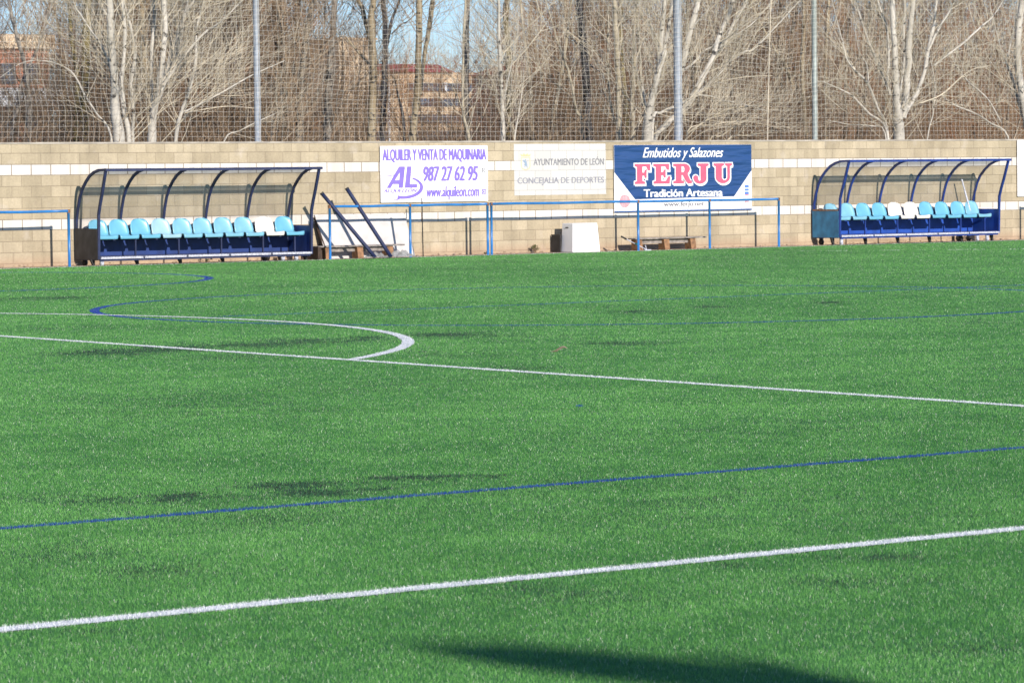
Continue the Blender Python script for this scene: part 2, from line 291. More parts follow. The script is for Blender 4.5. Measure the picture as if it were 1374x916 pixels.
# main stems of the trees nearest the wall: (along wall, distance, height, radius)
STEMS = {
 'whiteA': [
  [(32.19,57.5,2.34,0.118),(32.04,57.35,3.01,0.096),(31.94,57.2,3.6,0.075),(31.81,57.05,4.15,0.079),(31.77,57,4.63,0.075),(31.76,57,5.07,0.071)],
  [(32.42,57.5,2.32,0.055),(32.33,57.5,2.87,0.051),(32.27,57.5,3.5,0.046),(32.34,57.5,3.99,0.038),(32.37,57.5,4.55,0.034),(32.31,57.5,5.11,0.027)],
  [(32.02,57.5,2.42,0.023),(31.79,57.65,2.87,0.019),(31.59,57.8,3.28,0.019),(31.51,57.95,3.58,0.017),(31.33,58,3.77,0.013),(30.91,58,3.9,0.01),(30.37,58,3.87,0.008),(29.87,58,3.57,0.006)],
  [(32.1,57.5,3.54,0.027),(31.9,57.42,3.98,0.025),(31.7,57.35,4.27,0.019),(31.45,57.27,4.52,0.017),(31.23,57.25,4.81,0.017),(31.09,57.25,5.07,0.015)],
  [(32.06,57.5,4.73,0.025),(31.96,57.58,4.88,0.023),(31.9,57.65,5.1,0.021)],
  [(32.01,57.5,4.09,0.01),(31.69,57.35,3.97,0.008),(31.4,57.2,3.85,0.006)],
 ],
 'whiteB': [
  [(33.51,58.5,2.34,0.095),(33.46,58.35,2.81,0.073),(33.49,58.2,3.27,0.064),(33.52,58.05,3.91,0.06),(33.57,58,4.59,0.056),(33.55,58,5.16,0.056)],
  [(33.51,58.5,2.89,0.039),(33.52,58.5,3.46,0.039),(33.55,58.5,4.23,0.039),(33.61,58.5,4.73,0.034),(33.59,58.5,5.19,0.032)],
  [(33.61,58.5,3.04,0.056),(33.92,58.65,3.59,0.052),(34.18,58.8,4.13,0.048),(34.43,58.95,4.57,0.044),(34.67,59,5,0.039),(34.88,59,5.32,0.035)],
  [(33.8,58.5,3.47,0.035),(34,58.42,3.77,0.03),(34.34,58.35,4.2,0.026),(34.71,58.27,4.58,0.02),(35.1,58.25,4.82,0.013)],
  [(33.91,58.5,3.66,0.03),(34.19,58.58,4.16,0.03),(34.35,58.65,4.71,0.026),(34.54,58.73,5.22,0.022)],
  [(33.07,58.5,2.34,0.039),(33.01,58.35,2.89,0.034),(32.88,58.2,3.49,0.038),(32.9,58.05,4.01,0.038),(32.79,58,4.58,0.03),(32.67,58,4.99,0.021)],
  [(34.22,58.5,4.62,0.017),(34.53,58.5,4.78,0.013),(34.9,58.5,5.14,0.011)],
 ],
 'whiteC': [
  [(34.65,59.5,2.35,0.044),(34.7,59.35,2.91,0.037),(34.83,59.2,3.42,0.033),(34.89,59.05,4,0.033),(34.89,59,4.66,0.028),(35.08,59,5.24,0.024)],
  [(34.88,59.5,2.96,0.02),(35.23,59.5,3.11,0.018),(35.83,59.5,3.39,0.016),(36.53,59.5,3.73,0.013),(37.33,59.5,4.04,0.011)],
  [(34.96,59.5,3.31,0.015),(35.37,59.65,3.59,0.011),(36.02,59.8,4.12,0.011),(36.82,59.95,4.85,0.009)],
  [(35.81,59.5,2.35,0.016),(36.14,59.42,2.56,0.013),(36.46,59.35,2.72,0.011),(36.93,59.27,2.92,0.009)],
  [(34.81,59.5,2.92,0.013),(35.31,59.58,3,0.011),(36,59.65,3.08,0.009),(36.7,59.73,3.04,0.007)],
 ],
 'ivyL': [
  [(36.05,66,2.45,0.105),(36.01,65.85,3.49,0.096),(36,65.7,4.54,0.091),(35.97,65.55,5.59,0.086)],
  [(35.85,66,2.45,0.062),(35.91,66,3.92,0.057),(35.78,66,4.76,0.048),(35.73,66,5.61,0.043)],
 ],
 'youngL': [
  [(33.61,64,2.42,0.069),(33.55,63.85,3.17,0.055),(33.44,63.7,3.9,0.046),(33.15,63.55,4.62,0.041),(32.94,63.5,5.42,0.032)],
  [(33.2,64,2.42,0.05),(33.38,64,3.18,0.039),(33.45,64,3.63,0.028),(33.88,64,4.45,0.032),(34.1,64,5.1,0.051),(34.23,64,5.48,0.055)],
  [(33.92,64,2.81,0.018),(33.87,64.15,3.26,0.014),(33.98,64.3,3.84,0.009)],
 ],
 'brown1': [
  [(39.23,62,2.38,0.085),(39.22,61.85,3.4,0.08),(39.23,61.7,4.43,0.07),(39.3,61.55,5.22,0.056),(39.37,61.5,5.59,0.052)],
  [(39.33,62,3.73,0.033),(39.76,62,4.12,0.024),(39.92,62,4.75,0.019),(39.98,62,5.5,0.014)],
  [(38.54,62,2.38,0.047),(39.01,62.15,3.82,0.033),(39.02,62.3,4.87,0.042),(38.98,62.45,5.5,0.038)],
 ],
 'grey2': [
  [(40.95,63.5,2.39,0.097),(40.88,63.35,3.27,0.092),(40.88,63.2,4.21,0.082),(40.87,63.05,5.06,0.067),(40.87,63,5.66,0.063)],
 ],
 'tan3': [
  [(40.48,61,2.36,0.099),(40.44,60.85,3.38,0.089),(40.36,60.7,4.2,0.089),(40.23,60.55,4.94,0.075),(40.28,60.5,5.52,0.065)],
  [(40.54,61,4.51,0.061),(40.38,61,4.96,0.052),(40.28,61,5.33,0.042),(40.16,61,5.54,0.037)],
  [(40.46,61,4.05,0.028),(40.21,61.15,4.38,0.021),(40.02,61.3,4.68,0.014),(39.91,61.45,4.77,0.009)],
 ],
 'dark4': [
  [(41.78,62.5,2.38,0.072),(41.73,62.35,3.42,0.072),(41.69,62.2,4.27,0.072),(41.6,62.05,5.12,0.062),(41.55,62,5.62,0.057)],
  [(41.92,62.5,4.5,0.048),(42.1,62.5,5.15,0.036),(42.3,62.5,5.58,0.024)],
  [(42.08,62.5,4.8,0.019),(42.45,62.65,5.03,0.015),(42.92,62.8,5.26,0.012)],
  [(42.38,62.5,2.37,0.034),(42.29,62.42,3,0.039),(42.14,62.35,3.38,0.024),(41.97,62.27,3.85,0.014)],
 ],
 'tan5': [
  [(41.25,60.5,2.35,0.085),(41.25,60.35,3.12,0.08),(41.22,60.2,3.99,0.075),(41.15,60.05,4.81,0.07),(41.14,60,5.51,0.065)],
  [(41.47,60.5,3.37,0.038),(41.58,60.5,4.13,0.047),(41.71,60.5,4.76,0.052),(41.84,60.5,5.47,0.052)],
 ],
 'pale6': [
  [(41.72,59,2.32,0.039),(41.48,58.85,2.83,0.032),(41.35,58.7,3.53,0.03),(41.27,58.55,4.13,0.025),(41.26,58.5,4.74,0.023),(41.32,58.5,5.36,0.021)],
  [(41.6,59,2.84,0.019),(41.44,59,3.25,0.014),(41.25,59,3.58,0.009)],
 ],
 'thick6b': [
  [(49.42,70,2.47,0.077),(49.31,69.85,4.16,0.077),(49.24,69.7,5.37,0.077),(49.18,69.55,6.18,0.071)],
 ],
 'white7': [
  [(41.9,58,2.3,0.051),(41.79,57.85,3.06,0.041),(41.64,57.7,3.91,0.039),(41.5,57.55,4.71,0.034),(41.46,57.5,5.39,0.032)],
  [(41.9,58,3.06,0.025),(42.05,58,3.63,0.021),(42.18,58,4.04,0.014),(42.31,58,4.54,0.009)],
  [(42.21,58,2.3,0.021),(42.44,58.15,2.9,0.016),(42.67,58.3,3.52,0.012),(42.84,58.45,4.15,0.007)],
 ],
 'mossy8': [
  [(49.3,68,2.44,0.081),(49.22,67.85,3.85,0.081),(49.11,67.7,4.8,0.086),(48.93,67.55,5.41,0.08),(48.96,67.5,6.07,0.075)],
 ],
 'pale9': [
  [(45.57,60,2.69,0.04),(45.3,59.85,3.01,0.034),(45.08,59.7,3.51,0.03),(44.84,59.55,3.93,0.028),(44.61,59.5,4.35,0.016)],
  [(45.18,60,4.16,0.01),(44.48,60,5.08,0.014),(44.31,60,5.5,0.016)],
 ],
 'dark10': [
  [(46.91,61.5,2.35,0.089),(46.75,61.35,3.2,0.094),(46.61,61.2,4.08,0.089),(46.37,61.05,5.07,0.084),(46.3,61,5.68,0.079)],
  [(46.85,61.5,4.18,0.025),(47.18,61.5,4,0.017),(47.35,61.5,3.92,0.01)],
  [(46.77,61.5,4.44,0.025),(46.69,61.65,4.62,0.017),(46.59,61.8,4.94,0.01)],
 ],
 'cream11': [
  [(45.46,58.5,2.3,0.071),(45.35,58.35,3.08,0.062),(45.21,58.2,3.96,0.062),(45.05,58.05,4.79,0.061),(44.99,58,5.5,0.057)],
  [(45.4,58.5,4.77,0.029),(45.64,58.5,5.07,0.019),(45.91,58.5,5.21,0.012)],
  [(45.5,58.5,2.3,0.024),(45.36,58.65,3.09,0.024),(45.41,58.8,3.98,0.019),(45.54,58.95,5.05,0.017)],
 ],
 'cream12': [
  [(47.04,60,2.32,0.064),(46.9,59.85,3.12,0.054),(46.85,59.7,3.9,0.054),(46.73,59.55,4.63,0.039),(46.75,59.5,5.27,0.022)],
  [(47.34,60,3.13,0.032),(47.29,60,3.74,0.032),(47.25,60,4.48,0.029),(47.19,60,5.13,0.027),(47.17,60,5.65,0.024)],
 ],
 'cream13': [
  [(45.46,57.5,2.29,0.113),(45.36,57.35,2.64,0.103),(45.32,57.2,3.05,0.08),(45.37,57.05,3.55,0.065),(45.49,57,4.01,0.061),(45.6,57,4.26,0.056)],
  [(45.5,57.5,2.73,0.047),(45.42,57.5,3.14,0.028),(45.32,57.5,3.6,0.021)],
  [(45.63,57.5,2.73,0.038),(45.97,57.65,2.92,0.033),(46.47,57.8,3.05,0.033),(46.97,57.95,3.21,0.024)],
  [(45.7,57.5,3.48,0.061),(45.76,57.42,4.02,0.057),(45.8,57.35,4.77,0.052),(45.82,57.27,5.4,0.042)],
  [(45.89,57.5,4.03,0.047),(46.12,57.58,4.62,0.043),(46.31,57.65,5.22,0.038),(46.41,57.73,5.52,0.038)],
 ],
 'cream14': [
  [(46.48,58.5,2.3,0.048),(46.69,58.35,2.66,0.067),(47.01,58.2,2.96,0.072),(47.22,58.05,3.29,0.077),(47.46,58,3.72,0.067),(47.74,58,4.11,0.058),(47.97,58,4.67,0.053),(48.37,58,5.45,0.044)],
  [(48.15,58.5,4.13,0.044),(48.49,58.5,4.48,0.044),(48.84,58.5,5.01,0.044),(49.24,58.5,5.58,0.034)],
  [(47.7,58.5,3.35,0.044),(48.44,58.65,3.79,0.037),(49.02,58.8,4.2,0.034),(49.55,58.95,4.38,0.025),(49.96,59,4.52,0.02)],
  [(47.09,58.5,3.48,0.058),(47.26,58.42,4.07,0.067),(47.36,58.35,4.63,0.067),(47.48,58.27,5.14,0.067),(47.6,58.25,5.57,0.063)],
  [(47.37,58.5,3.91,0.029),(47.82,58.58,4.17,0.027),(48.06,58.65,4.35,0.022),(48.91,58.73,4.67,0.017),(49.79,58.75,5.16,0.012)],
  [(47.75,58.5,3.35,0.019),(48.02,58.35,3.31,0.017),(48.23,58.2,3.22,0.015),(48.61,58.05,3.15,0.012),(49.36,58,2.98,0.01)],
  [(48.15,58.5,3.55,0.017),(48.48,58.5,3.66,0.015),(49.16,58.5,3.77,0.012),(49.96,58.5,3.8,0.01)],
  [(47.55,58.5,4.81,0.024),(48.01,58.65,5.15,0.017),(48.41,58.8,5.44,0.012)],
 ],
 'low15': [
  [(46.79,57.8,2.29,0.019),(47,57.65,2.6,0.021),(47.32,57.5,2.81,0.019),(47.64,57.35,3,0.017),(48.26,57.3,3.07,0.012),(48.82,57.3,3.11,0.01)],
  [(47.5,57.8,2.29,0.019),(47.84,57.8,2.41,0.017),(48.4,57.8,2.69,0.014),(49.07,57.8,2.87,0.01)],
  [(48,57.8,2.29,0.019),(48.8,57.95,2.42,0.015),(49.67,58.1,2.53,0.01)],
  [(46.84,57.8,2.48,0.014),(47.5,57.72,2.65,0.014),(48.1,57.65,2.73,0.012),(48.77,57.57,2.73,0.007)],
 ],
 'white16': [
  [(52.98,57.5,2.33,0.14),(52.83,57.35,2.73,0.124),(52.64,57.2,3.17,0.089),(52.47,57.05,3.78,0.079),(52.39,57,4.56,0.069),(52.34,57,5.53,0.059)],
  [(53.11,57.5,2.82,0.085),(53.21,57.5,3.36,0.08),(53.29,57.5,4.02,0.08),(53.34,57.5,4.78,0.07),(53.46,57.5,5.62,0.06)],
  [(53.17,57.5,2.91,0.055),(53.64,57.65,3.32,0.05),(54.09,57.8,3.91,0.045),(54.37,57.95,4.5,0.043),(54.59,58,5.04,0.038),(54.69,58,5.63,0.03)],
  [(53.93,57.5,4.39,0.035),(54.17,57.42,4.88,0.03),(54.44,57.35,5.28,0.025),(54.59,57.27,5.64,0.023)],
  [(52.72,57.5,3.35,0.035),(52.53,57.58,3.88,0.032),(52.3,57.65,4.37,0.03),(52.14,57.73,4.85,0.025),(51.9,57.75,5.47,0.022)],
  [(52.62,57.5,2.51,0.032),(52.18,57.35,3.04,0.03),(51.74,57.2,3.6,0.03),(51.2,57.05,3.9,0.024),(50.92,57,4.15,0.017),(50.81,57,4.5,0.012)],
  [(52.6,57.5,2.51,0.027),(52.06,57.5,2.91,0.025),(51.77,57.5,3.13,0.025),(51.48,57.5,3.35,0.02),(51.01,57.5,3.52,0.017),(50.61,57.5,3.65,0.012)],
  [(52.54,57.5,2.47,0.017),(52.2,57.65,2.63,0.017),(51.68,57.8,2.67,0.012),(51.11,57.95,2.78,0.007)],
  [(51.42,57.5,2.91,0.01),(51.06,57.42,3.06,0.015),(50.65,57.35,3.29,0.012),(50.38,57.27,3.46,0.01)],
  [(53.02,57.5,3.35,0.025),(53.25,57.58,4.25,0.035),(53.29,57.65,4.92,0.035),(53.4,57.73,5.59,0.03)],
  [(53.68,57.5,3.16,0.015),(54.21,57.35,3.36,0.018),(54.69,57.2,3.76,0.018),(54.97,57.05,3.96,0.013),(55.48,57,4.05,0.01)],
  [(54.12,57.5,4.05,0.023),(54.48,57.5,4.26,0.023),(55.04,57.5,4.58,0.025),(55.66,57.5,4.99,0.023),(56.17,57.5,5.37,0.015)],
  [(52.04,57.5,3.61,0.022),(52.12,57.65,4.06,0.017),(51.99,57.8,4.46,0.01)],
  [(52.63,57.5,3.62,0.03),(52.6,57.42,4.23,0.03),(52.48,57.35,4.89,0.025),(52.12,57.27,5.54,0.025)],
  [(53.92,57.5,2.47,0.015),(54.15,57.58,2.91,0.015),(54.28,57.65,3.59,0.013),(54.21,57.73,4.26,0.008)],
 ],
 'white17': [
  [(58.22,58.5,2.27,0.094),(57.95,58.35,2.94,0.094),(57.62,58.2,3.77,0.088),(57.4,58.05,4.54,0.083),(57.43,58,5.23,0.078),(57.54,58,5.74,0.073)],
  [(58.13,58.5,2.76,0.031),(57.87,58.5,3.22,0.034),(57.7,58.5,3.73,0.034),(57.43,58.5,4.24,0.023),(57.27,58.5,4.56,0.013)],
  [(57.51,58.5,2.38,0.023),(57.08,58.65,2.71,0.023),(56.72,58.8,2.95,0.021),(56.1,58.95,3.18,0.016),(55.77,59,3.41,0.01)],
  [(57.26,58.5,2.76,0.021),(56.74,58.42,3.31,0.018),(56.04,58.35,3.71,0.015),(55.53,58.27,4.12,0.01)],
  [(57.52,58.5,4.33,0.026),(57.73,58.58,4.8,0.024),(57.93,58.65,5.18,0.021)],
 ],
 'tan18': [
  [(56.67,65,2.38,0.055),(56.45,64.85,3.33,0.055),(56.27,64.7,4.3,0.055),(56.21,64.55,5.51,0.049)],
  [(56.23,65,3.77,0.044),(55.92,65,4.4,0.049),(55.6,65,4.74,0.033)],
  [(57.32,65,2.37,0.05),(57.48,65.15,4.57,0.05),(57.72,65.3,6.06,0.045)],
 ],
 'rust19': [
  [(39.86,66,2.48,0.029),(39.78,65.85,3.87,0.045),(39.66,65.7,4.95,0.049),(39.65,65.55,5.67,0.041)],
  [(41.16,66,2.48,0.054),(41.18,66,3.88,0.05),(41.16,66,4.81,0.05),(41.13,66,5.73,0.046)],
  [(41.47,66,2.51,0.054),(41.67,66.15,3.52,0.042),(41.96,66.3,5.02,0.038),(42.12,66.45,5.77,0.034)],
 ],
}
# ------------------------------------------------------------------ ground, pitch
def sheet(name, x0, x1, y0, y1, z, m):
    b = MB(); b.add([(x0, y0, z), (x1, y0, z), (x1, y1, z), (x0, y1, z)], [(0, 1, 2, 3)])
    return tag(b.build(name, m), kind='structure')
sheet('ground', -1500, 1900, -300, 3000, -.012, M['earth'])
def pitch_material():
    m, nt, p = newmat('turf_backing'); N = nt.nodes; L = nt.links
    g = N.new('ShaderNodeNewGeometry'); n = N.new('ShaderNodeTexNoise'); n.inputs['Scale'].default_value = 1.2; n.inputs['Detail'].default_value = 8
    L.new(g.outputs['Position'], n.inputs['Vector'])
    mx = N.new('ShaderNodeMix'); mx.data_type = 'RGBA'; mx.inputs[6].default_value = (.035, .165, .035, 1); mx.inputs[7].default_value = (.055, .235, .05, 1)
    L.new(n.outputs[0], mx.inputs[0]); L.new(mx.outputs[2], p.inputs['Base Color']); p.inputs['Roughness'].default_value = .95
    return m
sheet('pitch', -30, 110, -25, 53.16, 0, pitch_material())
sheet('sandy_verge', -30, 110, 53.16, 54.0, -.002, M['verge'])

F7C = (24.17, 31.55, 6.0); DC = (9.63, 30.48, 9.15); HK = (21.8, 47.4, 5.5)
M['line_white'] = mat('line_white', (.70, .71, .70), .9, var=.15, scale=9); M['line_blue'] = mat('line_blue', (.012, .05, .26), .9, var=.2, scale=9)
def marking(x0, x1, y0, y1, m, z=.004): sheet('line_marking', x0, x1, y0, y1, z, m)
def ring_marking(c, w, m, a0, a1, z):
    b = MB(); n = 120; vs = []
    for i in range(n+1):
        a = R(a0+(a1-a0)*i/n)
        for q in (-w, w): vs.append((c[0]+(c[2]+q)*math.cos(a), c[1]+(c[2]+q)*math.sin(a), z))
    b.add(vs, [(2*i, 2*i+1, 2*i+3, 2*i+2) for i in range(n)]); tag(b.build('line_marking', m), kind='structure')
marking(-1.4, 15.07, 9.945, 10.055, M['line_white']); marking(15.078, 15.182, 9.945, 50.6, M['line_white']); marking(-30, 100, 52.93, 53.03, M['line_white'], .004)
marking(-20, 90, 12.925, 12.995, M['line_blue'], .0015); marking(18.2, 60, 31.71, 31.79, M['line_blue'], .0015)
ring_marking(DC, .055, M['line_white'], -53.2, 53.2, .0055); ring_marking(F7C, .05, M['line_blue'], 0, 360, .0028); ring_marking(HK, .06, M['line_blue'], -90, 90, .0015)
def smooth_noise(u, v, cell, seed):
    g = np.random.default_rng(seed).random((256, 256))
    x = u/cell; y = v/cell; i = np.floor(x).astype(int); j = np.floor(y).astype(int); fx = x-i; fy = y-j
    fx = fx*fx*(3-2*fx); fy = fy*fy*(3-2*fy)
    a = g[i % 256, j % 256]; b = g[(i+1) % 256, j % 256]; c = g[i % 256, (j+1) % 256]; d = g[(i+1) % 256, (j+1) % 256]
    return (a*(1-fx)+b*fx)*(1-fy) + (c*(1-fx)+d*fx)*fy
RUBBER = [(8.63,13.42,0.22,0.19),(7.96,13.63,0.28,0.26),(8.69,13.78,0.33,0.20),(7.60,13.77,0.21,0.22),(7.46,14.10,0.22,0.23),(9.35,13.71,0.26,0.17),(8.75,13.41,0.22,0.15),(9.56,13.62,0.22,0.12),(14.35,25.83,0.53,0.66),(15.05,25.99,0.47,0.68),(15.87,26.04,0.62,0.56),(16.68,26.15,0.56,0.58),(18.28,26.26,0.43,0.61),(17.25,26.13,0.21,0.59),(14.59,24.31,0.38,0.48),(15.33,21.11,0.35,0.31),(22.89,29.08,0.33,0.51),(24.21,29.38,0.26,0.44),(25.89,29.35,0.18,0.46),(18.38,23.57,0.40,0.40),(6.36,11.85,0.27,0.43),(6.36,11.18,0.23,0.35),(5.34,9.74,0.13,0.09),(8.15,9.81,0.09,0.12),(8.75,9.62,0.18,0.13),(7.14,9.43,0.24,0.25),(7.14,9.71,0.16,0.17),(20.61,38.87,0.50,0.58),(9.39,11.73,0.41,0.34),(8.17,9.11,0.25,0.22),(7.27,7.58,0.21,0.23),(7.65,12.44,0.39,0.38)]
WEAK = {20:.42,21:.42,22:.42,25:.4,26:.4,28:0,29:.45,30:.35,31:.3,24:.7,23:.6,14:.5,15:.5,8:1,9:.9,11:.8,0:1.1,3:.8,4:.6}
CT, ST = math.cos(TH), math.sin(TH)
def turf_colour(u, v, rnd, hue):
    """pigment and painted sparkle of the fibre rooted at (u, v) and its height factor"""
    n1 = smooth_noise(u+100, v+100, 2.6, 1); n2 = smooth_noise(u+100, v+100, .45, 2); n3 = smooth_noise(u+100, v+100, .09, 3)
    k = np.clip(.5 + .42*(n1-.5) + .42*(n2-.5) + .35*(n3-.5) + .75*(rnd-.5), 0, 1)[:, None]
    dk = np.array([.040, .170, .028]); lt = np.array([.185, .465, .105])
    c = dk*(1-k) + lt*k
    pale = hue > .955
    c[pale] = np.array([.42, .52, .34])
    c[hue > .991] = np.array([.85, .88, .75]); c[hue < .08] = np.array([.012, .05, .012])  # the lightest few fibres are sparkle painted into the colour
    h = np.ones(len(u))
    # black infill lying among the fibres
    rub = np.zeros(len(u))
    for i, (a, b, rx, ry) in enumerate(RUBBER):
        x = ((u-a)*ST - (v-b)*CT)/rx; y = ((u-a)*CT + (v-b)*ST)/ry
        rub = np.maximum(rub, WEAK.get(i, .8)*np.exp(-(x*x+y*y)*.9))
    nz = .55*smooth_noise(u*.9+50, v*1.1+50, .22, 4) + .45*smooth_noise(u+50, v+50, .06, 5)
    sp = np.clip((smooth_noise(u+9, v+70, 1.7, 8)-.62)*3, 0, 1)*.45
    rub = np.clip(rub*(.20+2.1*nz) + sp*(nz > .50), 0, 1)
    isr = rnd < rub*.95
    c[isr] = np.array([.017, .02, .02]); h[isr] = .75
    # lines
    e = .012*(smooth_noise(u+20, v+20, .05, 6)-.5)*2
    w = (np.abs(v-10.0) < .058+e) & (u < 15.18) & (u > -1.4)
    w |= (np.abs(u-15.13) < .055+e) & (v > 9.95) & (v < 50.6)
    rr = np.hypot(u-DC[0], v-DC[1]); w |= (np.abs(rr-DC[2]) < .058+e) & (u > 15.1)
    w |= (np.abs(v-52.98) < .06)
    s = (u-43.13)/(46.9-43.13); w |= (np.abs(v-(49.77-3.5*s)) < .10) & (s > 0) & (s < 1) & (smooth_noise(u*2, v*2, .8, 12) > .45)
    wear = rnd < .86 + .14*smooth_noise(u+3, v+3, .35, 7)
    c[w & wear] = np.array([.86, .87, .86]); h[w] = 1.08
    b = (np.abs(v-12.96) < .042+e)
    r2 = np.hypot(u-F7C[0], v-F7C[1]); b |= np.abs(r2-F7C[2]) < .06
    b |= (np.abs(v-31.75) < .05) & (u > 19)
    r3 = np.hypot(u-HK[0], v-HK[1]); b |= (np.abs(r3-HK[2]) < .075)
    b |= (np.hypot((u-13.12)*ST-(v-17.33)*CT, ((u-13.12)*CT+(v-17.33)*ST)*.35) < .028)
    b &= ~w
    c[b & (rnd < .94)] = np.array([.010, .055, .33])
    return c, h
def build_turf():
    U = []; V = []; S = []
    edges = np.concatenate([np.arange(7.0, 20, 1.0), np.arange(20, 80, 2.0)])
    for y0, y1 in zip(edges[:-1], edges[1:]):
        yc = (y0+y1)/2
        rho = 25000 if yc < 13 else 25000*(13/yc)**1.9
        half = .158*yc + .5; side_ = 3.6      # beside the part in view the fibres are fewer and broader
        n = int(rho*2*half*(y1-y0)); n2 = int(rho*.22*2*side_*(y1-y0))
        Y = RNG.uniform(y0, y1, n+n2); X = RNG.uniform(-half, half, n)
        X = np.concatenate([X, (half+RNG.uniform(0, side_, n2))*RNG.choice([-1, 1], n2)])
        br = np.concatenate([np.ones(n), np.full(n2, 2.1)])
        u = X*ST + Y*CT; v = -X*CT + Y*ST
        k = v < 53.12; U.append(u[k]); V.append(v[k]); S.append((br*max(1, (yc/13)**.85))[k])
    u = np.concatenate(U); v = np.concatenate(V); s = np.concatenate(S); n = len(u)
    rnd = RNG.random(n); hue = RNG.random(n)
    col, hf = turf_colour(u, v, rnd, hue)
    hv = np.clip(.30/s**1.1, .08, .30); hgt = .0096*(1+RNG.uniform(-1, 1, n)*hv)*hf
    wd = RNG.uniform(.0007, .0015, n)*s
    az = RNG.uniform(0, 2*math.pi, n); la = RNG.uniform(0, 2*math.pi, n); lean = RNG.uniform(0.05, .7, n)*hgt
    root = np.stack([u, v, np.zeros(n)], 1)
    side = np.stack([np.cos(az), np.sin(az), np.zeros(n)], 1)*(wd/2)[:, None]
    tip = root + np.stack([np.cos(la)*lean, np.sin(la)*lean, hgt], 1)
    P = np.stack([root-side, root+side, tip+side*.35, tip-side*.35], 1).reshape(-1, 3).astype(np.float32)
    me = bpy.data.meshes.new('turf_fibres')
    me.vertices.add(4*n); me.vertices.foreach_set('co', P.ravel())
    idx = np.arange(4*n, dtype=np.int32)
    me.loops.add(4*n); me.loops.foreach_set('vertex_index', idx)
    me.polygons.add(n); me.polygons.foreach_set('loop_start', np.arange(0, 4*n, 4, dtype=np.int32)); me.polygons.foreach_set('loop_total', np.full(n, 4, dtype=np.int32))
    me.update(calc_edges=True)
    at = me.color_attributes.new('pigment', 'FLOAT_COLOR', 'POINT')
    cc = np.ones((n, 4, 4), np.float32); cc[:, :, :3] = col[:, None, :]
    at.data.foreach_set('color', cc.ravel())
    m, nt, p = newmat('turf_fibre'); N = nt.nodes; L = nt.links
    a = N.new('ShaderNodeAttribute'); a.attribute_name = 'pigment'
    L.new(a.outputs['Color'], p.inputs['Base Color']); p.inputs['Roughness'].default_value = .38; p.inputs['Specular IOR Level'].default_value = .3
    tl = N.new('ShaderNodeBsdfTranslucent'); L.new(a.outputs['Color'], tl.inputs['Color'])
    ms = N.new('ShaderNodeMixShader'); ms.inputs[0].default_value = .15
    L.new(p.outputs[0], ms.inputs[1]); L.new(tl.outputs[0], ms.inputs[2]); L.new(ms.outputs[0], N['Material Output'].inputs[0])
    me.materials.append(m)
    me.polygons.foreach_set('use_smooth', np.zeros(n, dtype=bool)); o = bpy.data.objects.new('turf_fibres', me); COL.objects.link(o)
    print('turf fibres', n)
    return tag(o, 'green artificial turf fibres with white and blue line markings and black infill streaks', 'artificial turf', kind='stuff')
build_turf()

